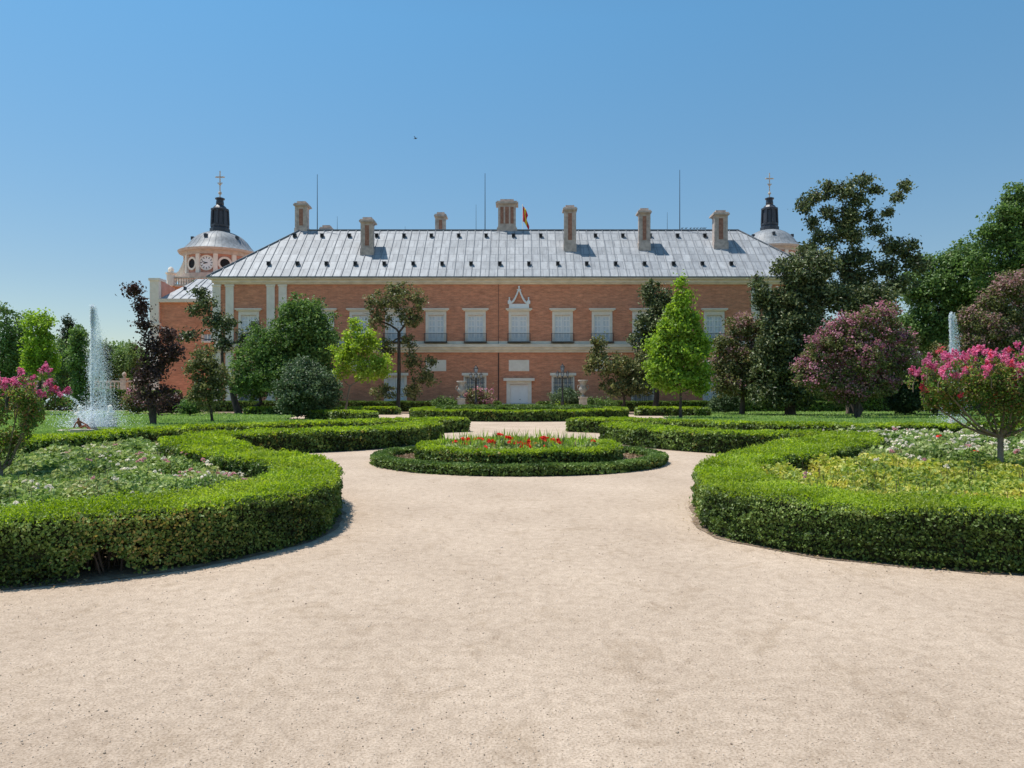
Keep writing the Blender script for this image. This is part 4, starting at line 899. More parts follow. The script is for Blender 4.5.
# ================================================================ trees
LS = .84
def tree(name, label, cat, Y, base, lobes, leaf_m, leaf=.16, dens=1., clump=.5, trunk=.16, fork=.4, bark='bark', group=None, bloom=None, shell=.45, twigs=.6, stems=1, squash=.8, limbr=None, bare=0, z0=0):
    """base: px of the trunk foot; lobes: (px, py, rx, ry[, dy metres]) in photo pixels at distance Y"""
    k = F/Y; rngl = RNG; leaf = leaf*LS
    b = np.array([(base-HX)/k, Y, z0])
    t = thing(name, label, cat, b, group)
    tb = MB(); cb = MB(); L_ = []
    for lb in lobes:
        px, py, rx, ry = lb[:4]; dy = lb[4] if len(lb) > 4 else rngl.uniform(-.5, .5)*rx/k*.5
        c = np.array([(px-HX)/k, Y+dy, EYE+(HY-py)/k]); L_.append((c, np.array([rx/k, (rx+ry)/2/k*.9, ry/k])))
    cen = np.mean([l[0] for l in L_], 0); zmin = min(l[0][2]-l[1][2] for l in L_)
    zf = max(b[2]+.3, b[2]+(cen[2]-b[2])*fork); fk = np.array([b[0]+(cen[0]-b[0])*.35, Y+(cen[1]-Y)*.3, zf])
    br = M[bark] if isinstance(bark, str) else bark
    if trunk > 0:
        for s in range(stems):
            o = np.array([rngl.normal()*.25, rngl.normal()*.2, 0])*(stems > 1)*trunk*5
            mid = (b+fk)/2+rngl.normal(size=3)*np.array([.15, .15, 0])*trunk*2
            rr = trunk/(1+.35*(stems-1))
            tube(tb, [b+o*.4+np.array([0, 0, -.05]), b+o*.5+np.array([0, 0, .12]), mid+o, fk+o*.6], [rr*1.5, rr*1.1, rr*.95, rr*.75], 9)
    nodes = [(fk, (limbr or trunk*.75))]
    order = sorted(range(len(L_)), key=lambda i: np.linalg.norm(L_[i][0]-fk))
    for c, r in [L_[i] for i in order]:
        if trunk > 0:
            # grow from the nearest branch node that lies lower or closer to the trunk
            best = min(nodes, key=lambda q: np.linalg.norm(q[0]-c)*(1 if q[0][2] < c[2]+.2 else 1.8)+.15*np.linalg.norm(q[0]-fk))
            fk2, lr = best[0], max(.025, best[1]*.72)
            m1 = fk2+(c-fk2)*.5+rngl.normal(size=3)*r*.18; m1[2] -= .06*np.linalg.norm(c-fk2)
            tip = c+np.array([0, 0, r[2]*.6])
            tube(tb, [fk2, fk2*.65+m1*.35+rngl.normal(size=3)*.04, m1, c, tip], [lr*1.15, lr, lr*.85, lr*.65, lr*.2], 6)
            nodes += [(m1, lr*.95), (c, lr*.8)]; nodes.append((c+np.array([0, 0, r[2]*.5]), lr*.4))
        if False:
            m1 = fk+(c-fk)*.5+rngl.normal(size=3)*r*.15+np.array([0, 0, -.05*np.linalg.norm(c-fk)]); lr = limbr or trunk*.5
            tip = c+np.array([0, 0, r[2]*.7])
            tube(tb, [fk+np.array([0, 0, -.1]), fk*.7+m1*.3, m1, c, tip], [lr*1.1, lr, lr*.75, lr*.5, lr*.15], 6)
        vol = r[0]*r[1]*r[2]; area = (r[0]*r[2]+r[0]*r[1]+r[1]*r[2])
        nc = max(6, int(dens*area*1.9/clump**2))
        d = rdir(nc); rad = (shell+(1.12-shell)*rngl.random(nc)**.7)
        cc = c+d*rad[:, None]*r*(1-.25*clump/max(r))
        cc = cc[cc[:, 2] > z0+.25]
        if trunk > 0 and twigs > 0:
            for q in cc[rngl.random(len(cc)) < twigs]:
                s = c+(q-c)*.12*rngl.random(); mm = (s+q)/2+rngl.normal(size=3)*.1*clump
                tube(tb, [s, mm, q], [max(.03, lr*.35), max(.02, lr*.22), .008], 4, 0, True, False)
        nl = max(8, int(34*(clump/leaf)**2*.19)); cr = clump*rngl.uniform(.55, 1.25, len(cc))
        crr = np.repeat(cr, nl); base_ = np.repeat(cc, nl, 0); n = len(base_)
        o = rngl.normal(size=(n, 3))*.52*crr[:, None]*np.array([1, 1, squash])
        C_ = base_+o; out = unit(C_-c)
        N_ = unit(out*.5+rdir(n)*.8+np.array([0, 0, .45])); D_ = unit(rdir(n)+np.array([0, 0, -.25]))
        # loose filler leaves through the whole lobe
        nf = int(n*.16); of = rdir(nf)*(rngl.random(nf)**.4)[:, None]*.97; C_[:nf] = C_[:nf]*0+c+of*r if False else C_[:nf]
        pf = rngl.permutation(n)[:nf]; C_[pf] = c+of*r; C_[:, 2] = np.maximum(C_[:, 2], z0+.2)
        rn = np.clip(.3*np.repeat(rngl.random(len(cc)), nl)+.7*rngl.random(n)**1.3, 0, 1)
        sz = leaf*(.65+.7*rngl.random(n))
        if bloom is None: leaves(cb, C_, D_, N_, sz*1.35, sz*.85, 0, rn)
        else:
            fr, upb = bloom[1], bloom[2]
            pick = (np.repeat(rngl.random(len(cc)), nl) < fr+upb*(base_[:, 2]-c[2])/r[2]) & (rngl.random(n) < .85)
            leaves(cb, C_[~pick], D_[~pick], N_[~pick], sz[~pick]*1.35, sz[~pick]*.85, 0, rn[~pick])
            leaves(cb, C_[pick], D_[pick], N_[pick], sz[pick]*1.0, sz[pick]*.9, 1, rn[pick])
        for _ in range(bare):
            s = c+rdir(1)[0]*r*.5; e = c+unit(rdir(1)[0]*np.array([1, .6, .5])+np.array([0, 0, .7]))*r*1.35
            tube(tb, [s, (s+e)/2+rngl.normal(size=3)*.15, e], [.05, .03, .01], 4, 0, True, False)
    if trunk > 0: tb.build('trunk', br, t)
    mats = [M[leaf_m]]+([M[bloom[0]]] if bloom else [])
    cb.build('crown', mats, t)
    return t
def shrub(label, px, pyb, rx, top, m, Y, leaf=.12, bloom=None, dens=1., cat='shrub', clump=.35, name='shrub', lobes=None, group=None):
    k = F/Y; gy = HY+EYE*k; h = gy-top
    lb = lobes or [(px, top+h*.5, rx, h*.48), (px-rx*.4, top+h*.62, rx*.55, h*.38), (px+rx*.45, top+h*.6, rx*.5, h*.38)]
    return tree(name, label, cat, Y, px, lb, m, leaf, dens, clump, .05, .25, bloom=bloom, shell=.5, twigs=.4, group=group)

GT = 'trees on the left lawn and border'; GR = 'trees on the right lawn and border'; GB = 'background trees behind the garden wall'
# ---- left side
tree('plum_tree', 'dark purple plum tree with two stems on the left lawn, right of the fountain', 'tree', 40, 153,
     [(151, 395, 22, 16), (157, 368, 20, 18), (165, 350, 16, 14), (148, 345, 11, 14), (143, 325, 8, 13), (141, 306, 5, 10), (133, 291, 7, 4), (170, 335, 11, 9), (178, 355, 10, 8), (140, 378, 9, 9)], 'prunus', .15, .5, .4, .17, .25, stems=2, group=GT, twigs=.8, shell=.2)
tree('young_tree', 'small olive green tree on thin stem between plum tree and big magnolia', 'tree', 44, 212,
     [(207, 395, 19, 16), (205, 372, 19, 14), (203, 352, 12, 9), (220, 380, 9, 14)], 'magnolia_b', .14, .9, .38, .08, .3, group=GT)
tree('magnolia_tree', 'tall sparse magnolia with leaning trunk before the left wing', 'tree', 64, 238,
     [(196, 310, 12, 9), (207, 300, 11, 9), (213, 322, 15, 12), (228, 325, 10, 14), (190, 335, 10, 9), (245, 340, 12, 12), (221, 345, 13, 10), (257, 328, 8, 8), (200, 292, 6, 4)], 'magnolia', .22, .55, .5, .28, .35, group=GT, bare=1, shell=.15)
tree('broadleaf_tree', 'large round mid green tree with low spreading limbs, left border', 'tree', 61, 246,
     [(305, 330, 30, 30), (322, 345, 18, 24), (275, 345, 30, 24), (258, 365, 28, 24), (285, 375, 30, 22), (250, 385, 20, 14), (316, 372, 16, 22), (298, 312, 20, 16)], 'green', .2, 1.25, .6, .26, .18, group=GT, stems=3)
tree('rounded_shrub', 'dense grey green rounded shrub in front of the large round tree', 'shrub', 49, 309,
     [(309, 390, 30, 24), (303, 372, 18, 14), (322, 395, 18, 20), (294, 398, 17, 18)], 'greygreen', .15, 1.5, .35, .06, .2, group=GT)
tree('young_tree', 'small lime yellow tree on thin straight stem, beside the grey green shrub', 'tree', 51, 344.5,
     [(360, 350, 20, 15), (350, 336, 10, 9), (370, 370, 20, 11), (346, 362, 13, 11), (381, 360, 12, 9), (356, 325, 8, 8), (340, 372, 9, 7), (368, 338, 10, 9), (384, 373, 9, 6), (341, 350, 8, 8)], 'lime', .17, .72, .36, .07, .5, bark='bark_pale', group=GT)
tree('magnolia_tree', 'dark upright magnolia with straight trunk before the palace, left of centre', 'tree', 66, 398,
     [(392, 300, 21, 13), (410, 318, 15, 12), (378, 320, 13, 10), (398, 289, 14, 7), (419, 303, 8, 13), (372, 304, 9, 9), (385, 348, 12, 10), (380, 368, 10, 9), (412, 360, 10, 12), (425, 378, 13, 11), (412, 392, 12, 9), (384, 392, 15, 8), (431, 362, 8, 6), (408, 342, 9, 7)], 'magnolia_b', .2, .5, .36, .17, 1.12, group=GT, bare=1, shell=.2)
shrub('low dark green shrub before the palace wall, left of the urn', 444, 405, 12, 398, 'green', 68, .14)
shrub('crape myrtle bush with mauve and pink blooms under the left street lamp', 477, 405, 16, 386, 'magnolia_b', 67.5, .15, bloom=('mauve', .35, .4), clump=.4, group='bushes under the lamps')
shrub('dark rounded bush under the right street lamp', 565, 405, 14, 386, 'greygreen', 67.5, .15, clump=.4, group='bushes under the lamps')
shrub('little bright lime bush at the palace foot, right of the door', 562, 405, 6, 400, 'lime', 66.5, .12, clump=.3)
shrub('low flat green shrub at the palace foot beneath the right magnolia', 600, 406, 18, 399, 'green', 67, .14)
# background left
tree('poplar_tree', 'feathery pale green tree at the far left edge of the photo', 'tree', 66, 8, [(8, 325, 15, 20), (4, 355, 16, 22), (17, 345, 12, 22), (12, 378, 14, 16)], 'midfar', .2, .75, .5, .2, .4, group=GB)
tree('broadleaf_tree', 'fresh green tree with rounded top behind the left pink crape myrtle', 'tree', 60, 40, [(38, 325, 14, 14), (40, 345, 14, 17), (33, 362, 12, 15), (45, 365, 10, 14)], 'bright', .2, 1.1, .5, .2, .5, group=GB)
tree('cedar_tree', 'dark pointed cedar left of the fountain jet', 'tree', 82, 68, [(68, 322, 5, 6), (68, 333, 8, 8), (68, 346, 10, 9), (67, 360, 11, 10), (67, 375, 12, 10)], 'darkcon', .22, 1.1, .5, .2, .3, group=GB)
tree('ivy_clad_tree', 'narrow ivy covered tree directly beside the fountain jet', 'tree', 55, 79, [(79, 340, 7, 16), (78, 362, 8, 16), (80, 385, 8, 16), (79, 400, 7, 12)], 'green', .17, 1.3, .4, .14, .4, group=GB)
tree('broadleaf_tree', 'pale olive tree between the cedar and the narrow ivy clad tree', 'tree', 74, 61, [(60, 358, 12, 18), (64, 378, 12, 16), (56, 392, 10, 12)], 'midfar', .2, .8, .5, .16, .4, group=GB)
for px, tops, lab, mm in [(100, 340, 'wispy grey green tree just right of the fountain jet', 'greygreen'), (117, 349, 'mid green background tree behind the balustrade', 'midfar'), (134, 343, 'loose topped background tree left of the plum tree', 'midfar'), (176, 352, 'dull green background tree between plum tree and wing', 'green')]:
    tree('background_tree', lab, 'tree', 104, px, [(px, tops+14, 9, 14), (px-6, tops+30, 10, 13), (px+6, tops+27, 10, 14)], mm, .3, .8, .8, .3, .4, group=GB)
shrub('pale pink flowering bush before the far left hedge', 137, 408, 13, 388, 'magnolia_b', 62, .16, bloom=('mauve', .4, .3), clump=.45)
shrub('dark leafy bush behind the plum tree', 172, 408, 14, 390, 'prunus', 60, .16, clump=.45)
shrub('green bush on the lawn edge right of the plum tree', 190, 412, 11, 396, 'green', 57, .15, clump=.4)
# ---- right side
tree('magnolia_tree', 'low spreading olive magnolia before the palace, right of the lamp', 'tree', 64, 628,
     [(600, 342, 8, 7), (597, 356, 12, 9), (612, 366, 16, 12), (630, 372, 16, 14), (618, 388, 17, 10), (640, 385, 16, 14), (645, 362, 11, 10), (593, 368, 7, 5)], 'magnolia_b', .22, .85, .5, .22, .2, group=GR, stems=2)
tree('magnolia_tree', 'tall dark magnolia standing right behind the bright green cone tree', 'tree', 67, 655,
     [(650, 290, 10, 11), (655, 308, 12, 12), (648, 325, 15, 12), (643, 340, 15, 10), (665, 300, 9, 12), (664, 330, 13, 14), (650, 358, 14, 12), (672, 360, 14, 16)], 'magnolia', .22, 1.0, .5, .25, .4, group=GR)
cone = [(681, 285, 5, 8), (683, 298, 9, 10), (678, 312, 14, 11), (690, 318, 11, 11), (672, 330, 16, 12), (692, 335, 14, 12), (664, 347, 20, 12), (686, 352, 20, 13), (702, 345, 10, 12), (662, 365, 19, 12), (690, 370, 22, 13), (674, 380, 22, 12), (700, 385, 12, 10), (658, 380, 12, 9)]
tree('sweetgum_tree', 'bright green cone shaped young tree on a straight stem, right of the palace door', 'tree', 51.5, 680.5, cone, 'bright', .2, 1.15, .42, .1, .35, group=GR)
tree('broadleaf_tree', 'brownish olive tree with faded pink blooms, left of the big dark magnolia', 'tree', 60, 742,
     [(744, 326, 17, 11), (762, 335, 18, 13), (728, 343, 14, 11), (742, 360, 27, 16), (730, 383, 20, 15), (762, 380, 24, 18), (772, 355, 16, 16), (717, 366, 8, 9)], 'magnolia_b', .18, 1.2, .5, .22, .3, group=GR, bloom=('mauve_d', .22, .5))
tree('magnolia_tree', 'massive dark magnolia at the right end of the palace', 'tree', 58, 790,
     [(762, 298, 8, 16), (775, 305, 14, 16), (790, 300, 16, 18), (800, 325, 22, 22), (778, 335, 22, 22), (795, 360, 28, 24), (770, 370, 20, 24), (800, 385, 26, 20), (770, 395, 22, 12), (812, 290, 14, 16), (758, 282, 4, 8), (800, 278, 18, 14), (822, 262, 16, 13), (785, 268, 10, 12), (832, 300, 26, 15), (870, 300, 26, 16)], 'magnolia', .24, 1.2, .6, .4, .25, group=GR, bare=1)
tree('magnolia_tree', 'tallest magnolia with bare forked branches against the sky, right of the domes', 'tree', 62, 852,
     [(806, 205, 11, 9), (817, 195, 9, 8), (832, 190, 12, 10), (848, 192, 11, 12), (862, 182, 10, 8), (858, 200, 12, 11), (875, 190, 6, 6), (845, 215, 13, 12), (828, 212, 10, 10), (812, 222, 8, 8), (868, 215, 8, 8), (905, 186, 8, 6), (896, 198, 7, 7), (887, 212, 6, 5), (850, 235, 14, 12), (876, 230, 12, 7), (835, 240, 10, 10), (820, 236, 10, 10),
      (808, 248, 12, 9), (800, 262, 12, 10), (858, 256, 14, 12), (890, 247, 14, 12), (908, 252, 12, 12), (915, 266, 12, 10), (885, 268, 18, 11), (825, 268, 16, 10), (812, 284, 18, 10), (860, 278, 20, 11), (900, 285, 18, 12), (838, 292, 26, 10), (874, 300, 16, 12), (845, 225, 12, 14), (848, 265, 12, 16)], 'magnolia', .23, .8, .5, .45, .78, group=GR, bare=2, shell=.15, limbr=.26)
tree('crape_myrtle', 'large mauve flowering crape myrtle with dark trunk on the right lawn', 'tree', 52, 857,
     [(858, 325, 24, 16), (880, 330, 22, 18), (840, 335, 22, 18), (822, 350, 20, 18), (812, 375, 16, 18), (835, 378, 22, 18), (860, 355, 26, 22), (890, 352, 20, 20), (905, 365, 14, 16), (855, 388, 22, 14), (880, 382, 20, 16), (845, 395, 18, 10), (884, 312, 16, 9), (908, 342, 11, 12), (803, 364, 8, 11), (828, 338, 10, 10), (868, 312, 9, 6)], 'magnolia_b', .16, .85, .36, .25, .25, stems=3, group=GR, bloom=('mauve', .5, .4))
tree('clipped_yew', 'dark round clipped yew beside the mauve crape myrtle', 'shrub', 57, 905, [(905, 392, 18, 20), (905, 380, 15, 14), (905, 402, 15, 11)], 'darkcon', .14, 1.8, .35, .08, .2, group=GR)
tree('broadleaf_tree', 'bright mid green tree behind the right fountain', 'tree', 78, 945,
     [(920, 285, 22, 20), (945, 275, 22, 20), (965, 258, 24, 18), (935, 310, 26, 24), (965, 300, 28, 28), (990, 290, 20, 26), (915, 330, 20, 22), (950, 340, 26, 22), (925, 262, 12, 8), (940, 375, 30, 20)], 'midfar', .3, 1.15, .8, .4, .25, group=GR)
tree('broadleaf_tree', 'tall green tree rising at the right edge of the photo', 'tree', 72, 1015,
     [(1015, 200, 14, 18), (1000, 222, 16, 16), (1022, 228, 22, 20), (990, 240, 16, 14), (1010, 255, 24, 18), (1035, 260, 24, 26), (975, 262, 12, 10), (1000, 280, 26, 16), (1040, 220, 16, 20)], 'green', .27, 1.0, .7, .4, .3, group=GR)
tree('crape_myrtle', 'reddish brown crape myrtle with faded blooms behind the right fountain', 'tree', 55, 990,
     [(1012, 285, 18, 15), (995, 300, 14, 13), (1020, 312, 22, 18), (985, 325, 18, 15), (968, 318, 9, 13), (1010, 340, 24, 16), (975, 345, 20, 14), (1035, 290, 16, 16), (1035, 345, 20, 20), (990, 372, 26, 18), (1020, 375, 22, 18), (955, 375, 20, 18)], 'magnolia_b', .18, 1.15, .48, .22, .2, group=GR, bloom=('mauve_d', .42, .4), stems=3)
shrub('low green bush with coral blooms left of the right fountain', 938, 410, 16, 345, 'magnolia_b', 58, .16, bloom=('myrtle_red', .12, .2), clump=.45)
shrub('dark leafy bush at the lawn edge under the brownish tree', 725, 410, 16, 392, 'greygreen', 64, .15, clump=.4)
# the bright pink crape myrtles in the beds
def pink_myrtle(label, Y, base, lobes, top_lobes, nclus, seedx, pyf, trunk):
    k = F/Y; b = np.array([(base-HX)/k, Y, 0.]); t = thing('crape_myrtle', label, 'tree', b, 'pink crape myrtles in the rose beds')
    tb, cb, fb = MB(), MB(), MB()
    fk = np.array([b[0], Y, EYE+(HY-pyf)/k]); tube(tb, [b, (b+fk)/2, fk], [trunk*1.3, trunk, trunk*.95], 9)
    ends = []
    pw = lambda px, py, dy=0: np.array([(px-HX)/k, Y+dy, EYE+(HY-py)/k])
    for (px, py, rx, ry) in lobes:
        c = pw(px, py, RNG.uniform(-.35, .35)); r = np.array([rx/k, rx/k*.9, ry/k])
        mid = fk+(c-fk)*.5+np.array([0, 0, -.12]); tube(tb, [fk, fk*.6+mid*.4+np.array([(c-fk)[0]*.1, 0, 0]), mid, c], [trunk*.6, trunk*.5, trunk*.36, trunk*.2], 6)
        n = int(900*rx*ry/300); o = rdir(n)*(RNG.random(n)**.5)[:, None]
        C_ = c+o*r; leaves(cb, C_, rdir(n), unit(rdir(n)+np.array([0, 0, .7])), .055*RNG.uniform(.7, 1.3, n), .034, 0)
        kk = rngk = RNG.random(n//5); lb = c+(fk-c)*kk[:, None]*.85+RNG.normal(size=(len(kk), 3))*.09
        leaves(cb, lb, rdir(len(kk)), unit(rdir(len(kk))+np.array([0, 0, .7])), .05, .03, 0)
        for q in C_[::22]: tube(tb, [c+(mid-c)*.3, (c+q)/2+RNG.normal(size=3)*.03, q], [.009, .006, .003], 4, 0, True, False)
    for (px, py, r_) in top_lobes:
        c = pw(px, py, RNG.uniform(-.5, .5)); rr = r_/k*.8
        for _ in range(4):
            n = int(44*(r_/5)**1.6); c2 = c+RNG.normal(size=3)*rr*np.array([.42, .5, .42]); ax_ = unit(RNG.normal(size=3)*.5+np.array([0, 0, 1.]))
            hgt = RNG.random(n); o = ax_*((hgt-.4)*rr*1.5)[:, None]+RNG.normal(size=(n, 3))*(rr*.32*(1.15-hgt))[:, None]
            leaves(fb, c2+o, rdir(n), unit(o+rdir(n)*rr*.5), .032, .03, 0 if (RNG.random() < .9 and (py < 385 or px < 100)) else 1)
        s = c+np.array([RNG.normal()*.05, RNG.normal()*.05, -rr*2.5]); tube(tb, [s-np.array([0, 0, .15]), s, c], [.009, .007, .004], 4, 0, True, False)
        n = 26; C_ = s+rdir(n)*rr*1.3+np.array([0, 0, .0]); leaves(cb, C_, rdir(n), rdir(n)+np.array([0, 0, .6]), .06, .036, 0)
    tb.build('trunk', M['bark_pale'], t); cb.build('crown', M['crown_l'], t); fb.build('blossom', [M['myrtle'], M['myrtle_red']], t)
M['crown_l'] = leafmat('myrtle_leaves', [(.05, .10, .018), (.09, .17, .03), (.15, .24, .045), (.24, .26, .06), (.28, .12, .07)], .35)
pink_myrtle('crape myrtle with loose pink clusters at the far left edge, in the olive rose bed', 12.6, 1,
    [(5, 415, 16, 13), (22, 415, 16, 14), (38, 408, 12, 16), (-10, 405, 16, 14), (12, 438, 16, 12), (38, 425, 8, 9), (30, 395, 14, 10), (-16, 430, 14, 12)],
    [(3, 370, 5), (2, 379, 5), (15, 376, 6), (23, 380, 6), (9, 386, 6), (17, 386, 5), (38, 368, 5), (37, 372, 4), (51, 367, 4.5), (43, 384, 5), (43, 378, 3), (26, 391, 5), (21, 398, 5), (33, 398, 4), (47, 393, 4.5), (53, 391, 4.5), (58, 394, 4), (6, 397, 3.5), (-6, 372, 6), (-12, 384, 7), (-20, 376, 6), (52, 388, 4), (25, 384, 5), (11, 380, 5), (-3, 388, 5)], 0, 1, 470, .035)
pts = []
for i in range(80):
    px = 918+i*2.1; top = 366-14*math.sin(min(1, (px-915)/70)*PI/2)+RNG.normal()*3
    pts.append((px+3, top+RNG.uniform(-3, 17), RNG.uniform(3.2, 6)))
pts += [(925, 388, 3.5), (957, 395, 3.5), (982, 393, 4), (1003, 388, 5), (1000, 398, 4), (1016, 380, 5), (973, 370, 5), (948, 372, 4), (935, 378, 4), (1018, 365, 6), (990, 372, 4), (1005, 405, 3)]
pink_myrtle('wide crape myrtle crowned with bright pink blossom, in the right rose bed', 13., 1000.5,
    [(938, 386, 15, 12), (952, 394, 18, 16), (975, 385, 22, 19), (1000, 382, 24, 20), (1022, 385, 24, 20), (1045, 385, 24, 22), (1070, 388, 20, 18), (940, 403, 9, 9), (962, 408, 12, 9), (1020, 407, 16, 12), (988, 406, 12, 9), (1008, 398, 18, 16), (1045, 410, 16, 12)], pts, 0, 1, 437, .05)

# far-off wood closing the view behind the garden
def wood(name, label, xa, xb, y, hmin, hmax, n0, m):
    mb = MB(); L_ = abs(xb-xa); nc = n0; x = RNG.uniform(xa, xb, nc); h = hmin+(hmax-hmin)*vnoise(x, x*0, 9, 31)*(.7+.5*vnoise(x, x*0, 3.2, 33))
    z = h*np.sqrt(RNG.random(nc)); yy = y+RNG.uniform(-6, 6, nc)*(1-.5*z/h); cc = np.column_stack([x, yy, z]); nl = 26
    b_ = np.repeat(cc, nl, 0); n = len(b_); C_ = b_+rdir(n)*(RNG.random(n)**.5)[:, None]*1.5
    rn = np.clip(.5*np.repeat(RNG.random(nc), nl)+.5*RNG.random(n), 0, 1)
    leaves(mb, C_, rdir(n), unit(rdir(n)+np.array([0, 0, .6])), .55, .4, 0, rn)
    tag(mb.build(name, M[m]), label, 'wood', kind='stuff')
wood('distant_woods', 'distant mass of trees closing the view on the left', -190, -47, 150, 6, 12, 3600, 'midfar')
wood('distant_woods', 'distant mass of trees closing the view on the right', 47, 190, 130, 10, 17, 3600, 'green')
# ================================================================ fountains
def fountain(label, X, Y, top, spread, group, side=True):
    t = thing('fountain', label, 'fountain', (X, Y, 0), group)
    mb = MB(); lathe(mb, [(1.3, 0), (1.3, .05), (1.33, .06), (1.33, .07), (1.15, .07), (1.15, .02), (0, .02)], (X, Y, 0), 40, smooth=False); mb.build('basin', M['stone_old'], t)
    mb = MB(); lathe(mb, [(0, .02), (.25, .02), (.2, .15), (.1, .3), (.07, .5), (.04, .6), (0, .6)], (X, Y, 0), 16); mb.build('nozzle_pedestal', M['stone_old'], t)
    mb = MB(); g = 9.8
    # ballistic droplets from a vertical jet
    v0 = math.sqrt(2*g*(top-.6)); n = 15000 if side else 9000
    tt = RNG.random(n)*2*v0/g; q0 = RNG.random(n)**.85; vv = v0*np.sqrt(1-.62*q0); sx = RNG.normal(size=n)*spread*(.03+1.1*q0); sy = RNG.normal(size=n)*spread*(.03+1.1*q0)
    z = .6+vv*tt-.5*g*tt**2; k = z > .15; grow = tt
    x = X+sx*grow+.13*tt*tt*(spread/.19)**2; y = Y+sy*grow; C_ = np.column_stack([x, y, z])[k]; vz = (vv-g*tt)[k]; tk = tt[k]
    up = vz > 0; s = np.where(up, .024, .017)*RNG.uniform(.5, 1.5, len(C_))
    s = s*np.where(RNG.random(len(C_)) < np.where(up, 1., .75), 1, 0); q = s > 0; C_, s, vz = C_[q], s[q], vz[q]
    D_ = unit(np.column_stack([RNG.normal(size=(len(C_), 2))*.25, np.ones(len(C_))])); st = 1+np.abs(vz)*.16
    leaves(mb, C_, D_, rdir(len(C_)), s*st*1.6, s*1.3, 0)
    # central core column
    n = 3600 if side else 1300; tt = (RNG.random(n)**.8)*v0/g; z = .6+(v0*1.0*(1-.07*RNG.random(n)))*tt-.5*g*tt**2; r = .012+.022*tt
    C_ = np.column_stack([X+RNG.normal(size=n)*r, Y+RNG.normal(size=n)*r, z]); leaves(mb, C_, unit(RNG.normal(size=(n, 3))*.15+np.array([0, 0, 1.])), rdir(n), .13, .035, 0)
    # splash mist round the foot
    n = 7000 if side else 700; a = RNG.random(n)*2*PI; r = np.abs(RNG.normal(size=n))*(.75 if side else .4); z = .2+np.abs(RNG.normal(size=n))*.5
    C_ = np.column_stack([X+r*np.cos(a), Y+r*np.sin(a), z]); leaves(mb, C_, rdir(n), rdir(n), .045, .035, 0)
    if side:   # fine mist drifting to the right of the jet
        n = 5200; u = RNG.random(n)**.8; z = .4+(top-1.4)*(1-u); C_ = np.column_stack([X+.25+.9*u*RNG.random(n)+RNG.normal(size=n)*.1, Y+RNG.normal(size=n)*.35, z])
        leaves(mb, C_, unit(RNG.normal(size=(n, 3))*.3+np.array([0, 0, 1.])), rdir(n), .04, .014, 0)
    # side jets
    for sgn in ((-1,) if side else ()):
        for j in range(260):
            u = j/260; C = np.array([[X+sgn*(2.2-2.0*u), Y-.8*(1-u)+.02, .4+4*u*(1-u)*1.1+.2*u]])
            leaves(mb, C+RNG.normal(size=(1, 3))*.03, np.array([[sgn*-.5, .1, .4]]), rdir(1), .09, .03, 0)
    ob = mb.build('water_jet', M['water'], t); tag(ob, kind='stuff')
    mb = MB(); mb.add([(X+1.14*math.cos(i*PI/20), Y+1.14*math.sin(i*PI/20), .045) for i in range(40)], [list(range(40))]); mb.build('water', wm, t)
    return t
GF = 'fountains on the lawns'
fountain('tall white fountain jet falling on the left lawn', G(92, 431)[0], G(92, 431)[1], 5.6, .21, GF)
fountain('white fountain jet behind the wide pink crape myrtle', (951-HX)*32.5/F, 32.5, 5.25, .21, GF, False)
# statues at the left fountain
def bust(px, Y, pyt, label):
    X = (px-HX)*Y/F; zt = EYE+(HY-pyt)*Y/F; t = thing('stone_bust', label, 'statue', (X, Y, 0), 'pale stone figures at the left fountain')
    mb = MB(); h = zt-.62; box(mb, X-.26, X+.26, Y-.26, Y+.26, 0, .1); box(mb, X-.2, X+.2, Y-.2, Y+.2, .1, h-.08); box(mb, X-.25, X+.25, Y-.25, Y+.25, h-.08, h); mb.build('pedestal', M['stone_old'], t)
    mb = MB(); lathe(mb, [(.0, h), (.12, h), (.1, h+.06), (.2, h+.16), (.24, h+.27), (.1, h+.33), (.07, h+.38)], (X, Y, 0), 12); blob(mb, (X, Y-.02, h+.48), (.11, .13, .15)); blob(mb, (X, Y-.15, h+.46), (.025, .03, .03), 0, 1); mb.build('figure', M['stone'], t)
bust(80, 36, 405.5, 'pale stone bust on pedestal, left of the tall fountain jet')
bust(110.5, 36, 405, 'pale stone bust on pedestal, right of the tall fountain jet')
def skinfig(name, verts, edges, rad, m, loc, parent=None, lvl=1):
    me = bpy.data.meshes.new(name); me.from_pydata(verts, edges, []); ob = bpy.data.objects.new(name, me); COL.objects.link(ob); ob.location = loc
    sk = ob.modifiers.new('skin', 'SKIN')
    if not me.skin_vertices: 
        bpy.context.view_layer.objects.active = ob; bpy.ops.mesh.customdata_skin_add()
    for i, r in enumerate(rad): me.skin_vertices[0].data[i].radius = (r, r); me.skin_vertices[0].data[i].use_root = (i == 0)
    sd = ob.modifiers.new('sub', 'SUBSURF'); sd.levels = lvl; sd.render_levels = lvl; me.materials.append(m)
    if parent: ob.parent = parent
    return ob
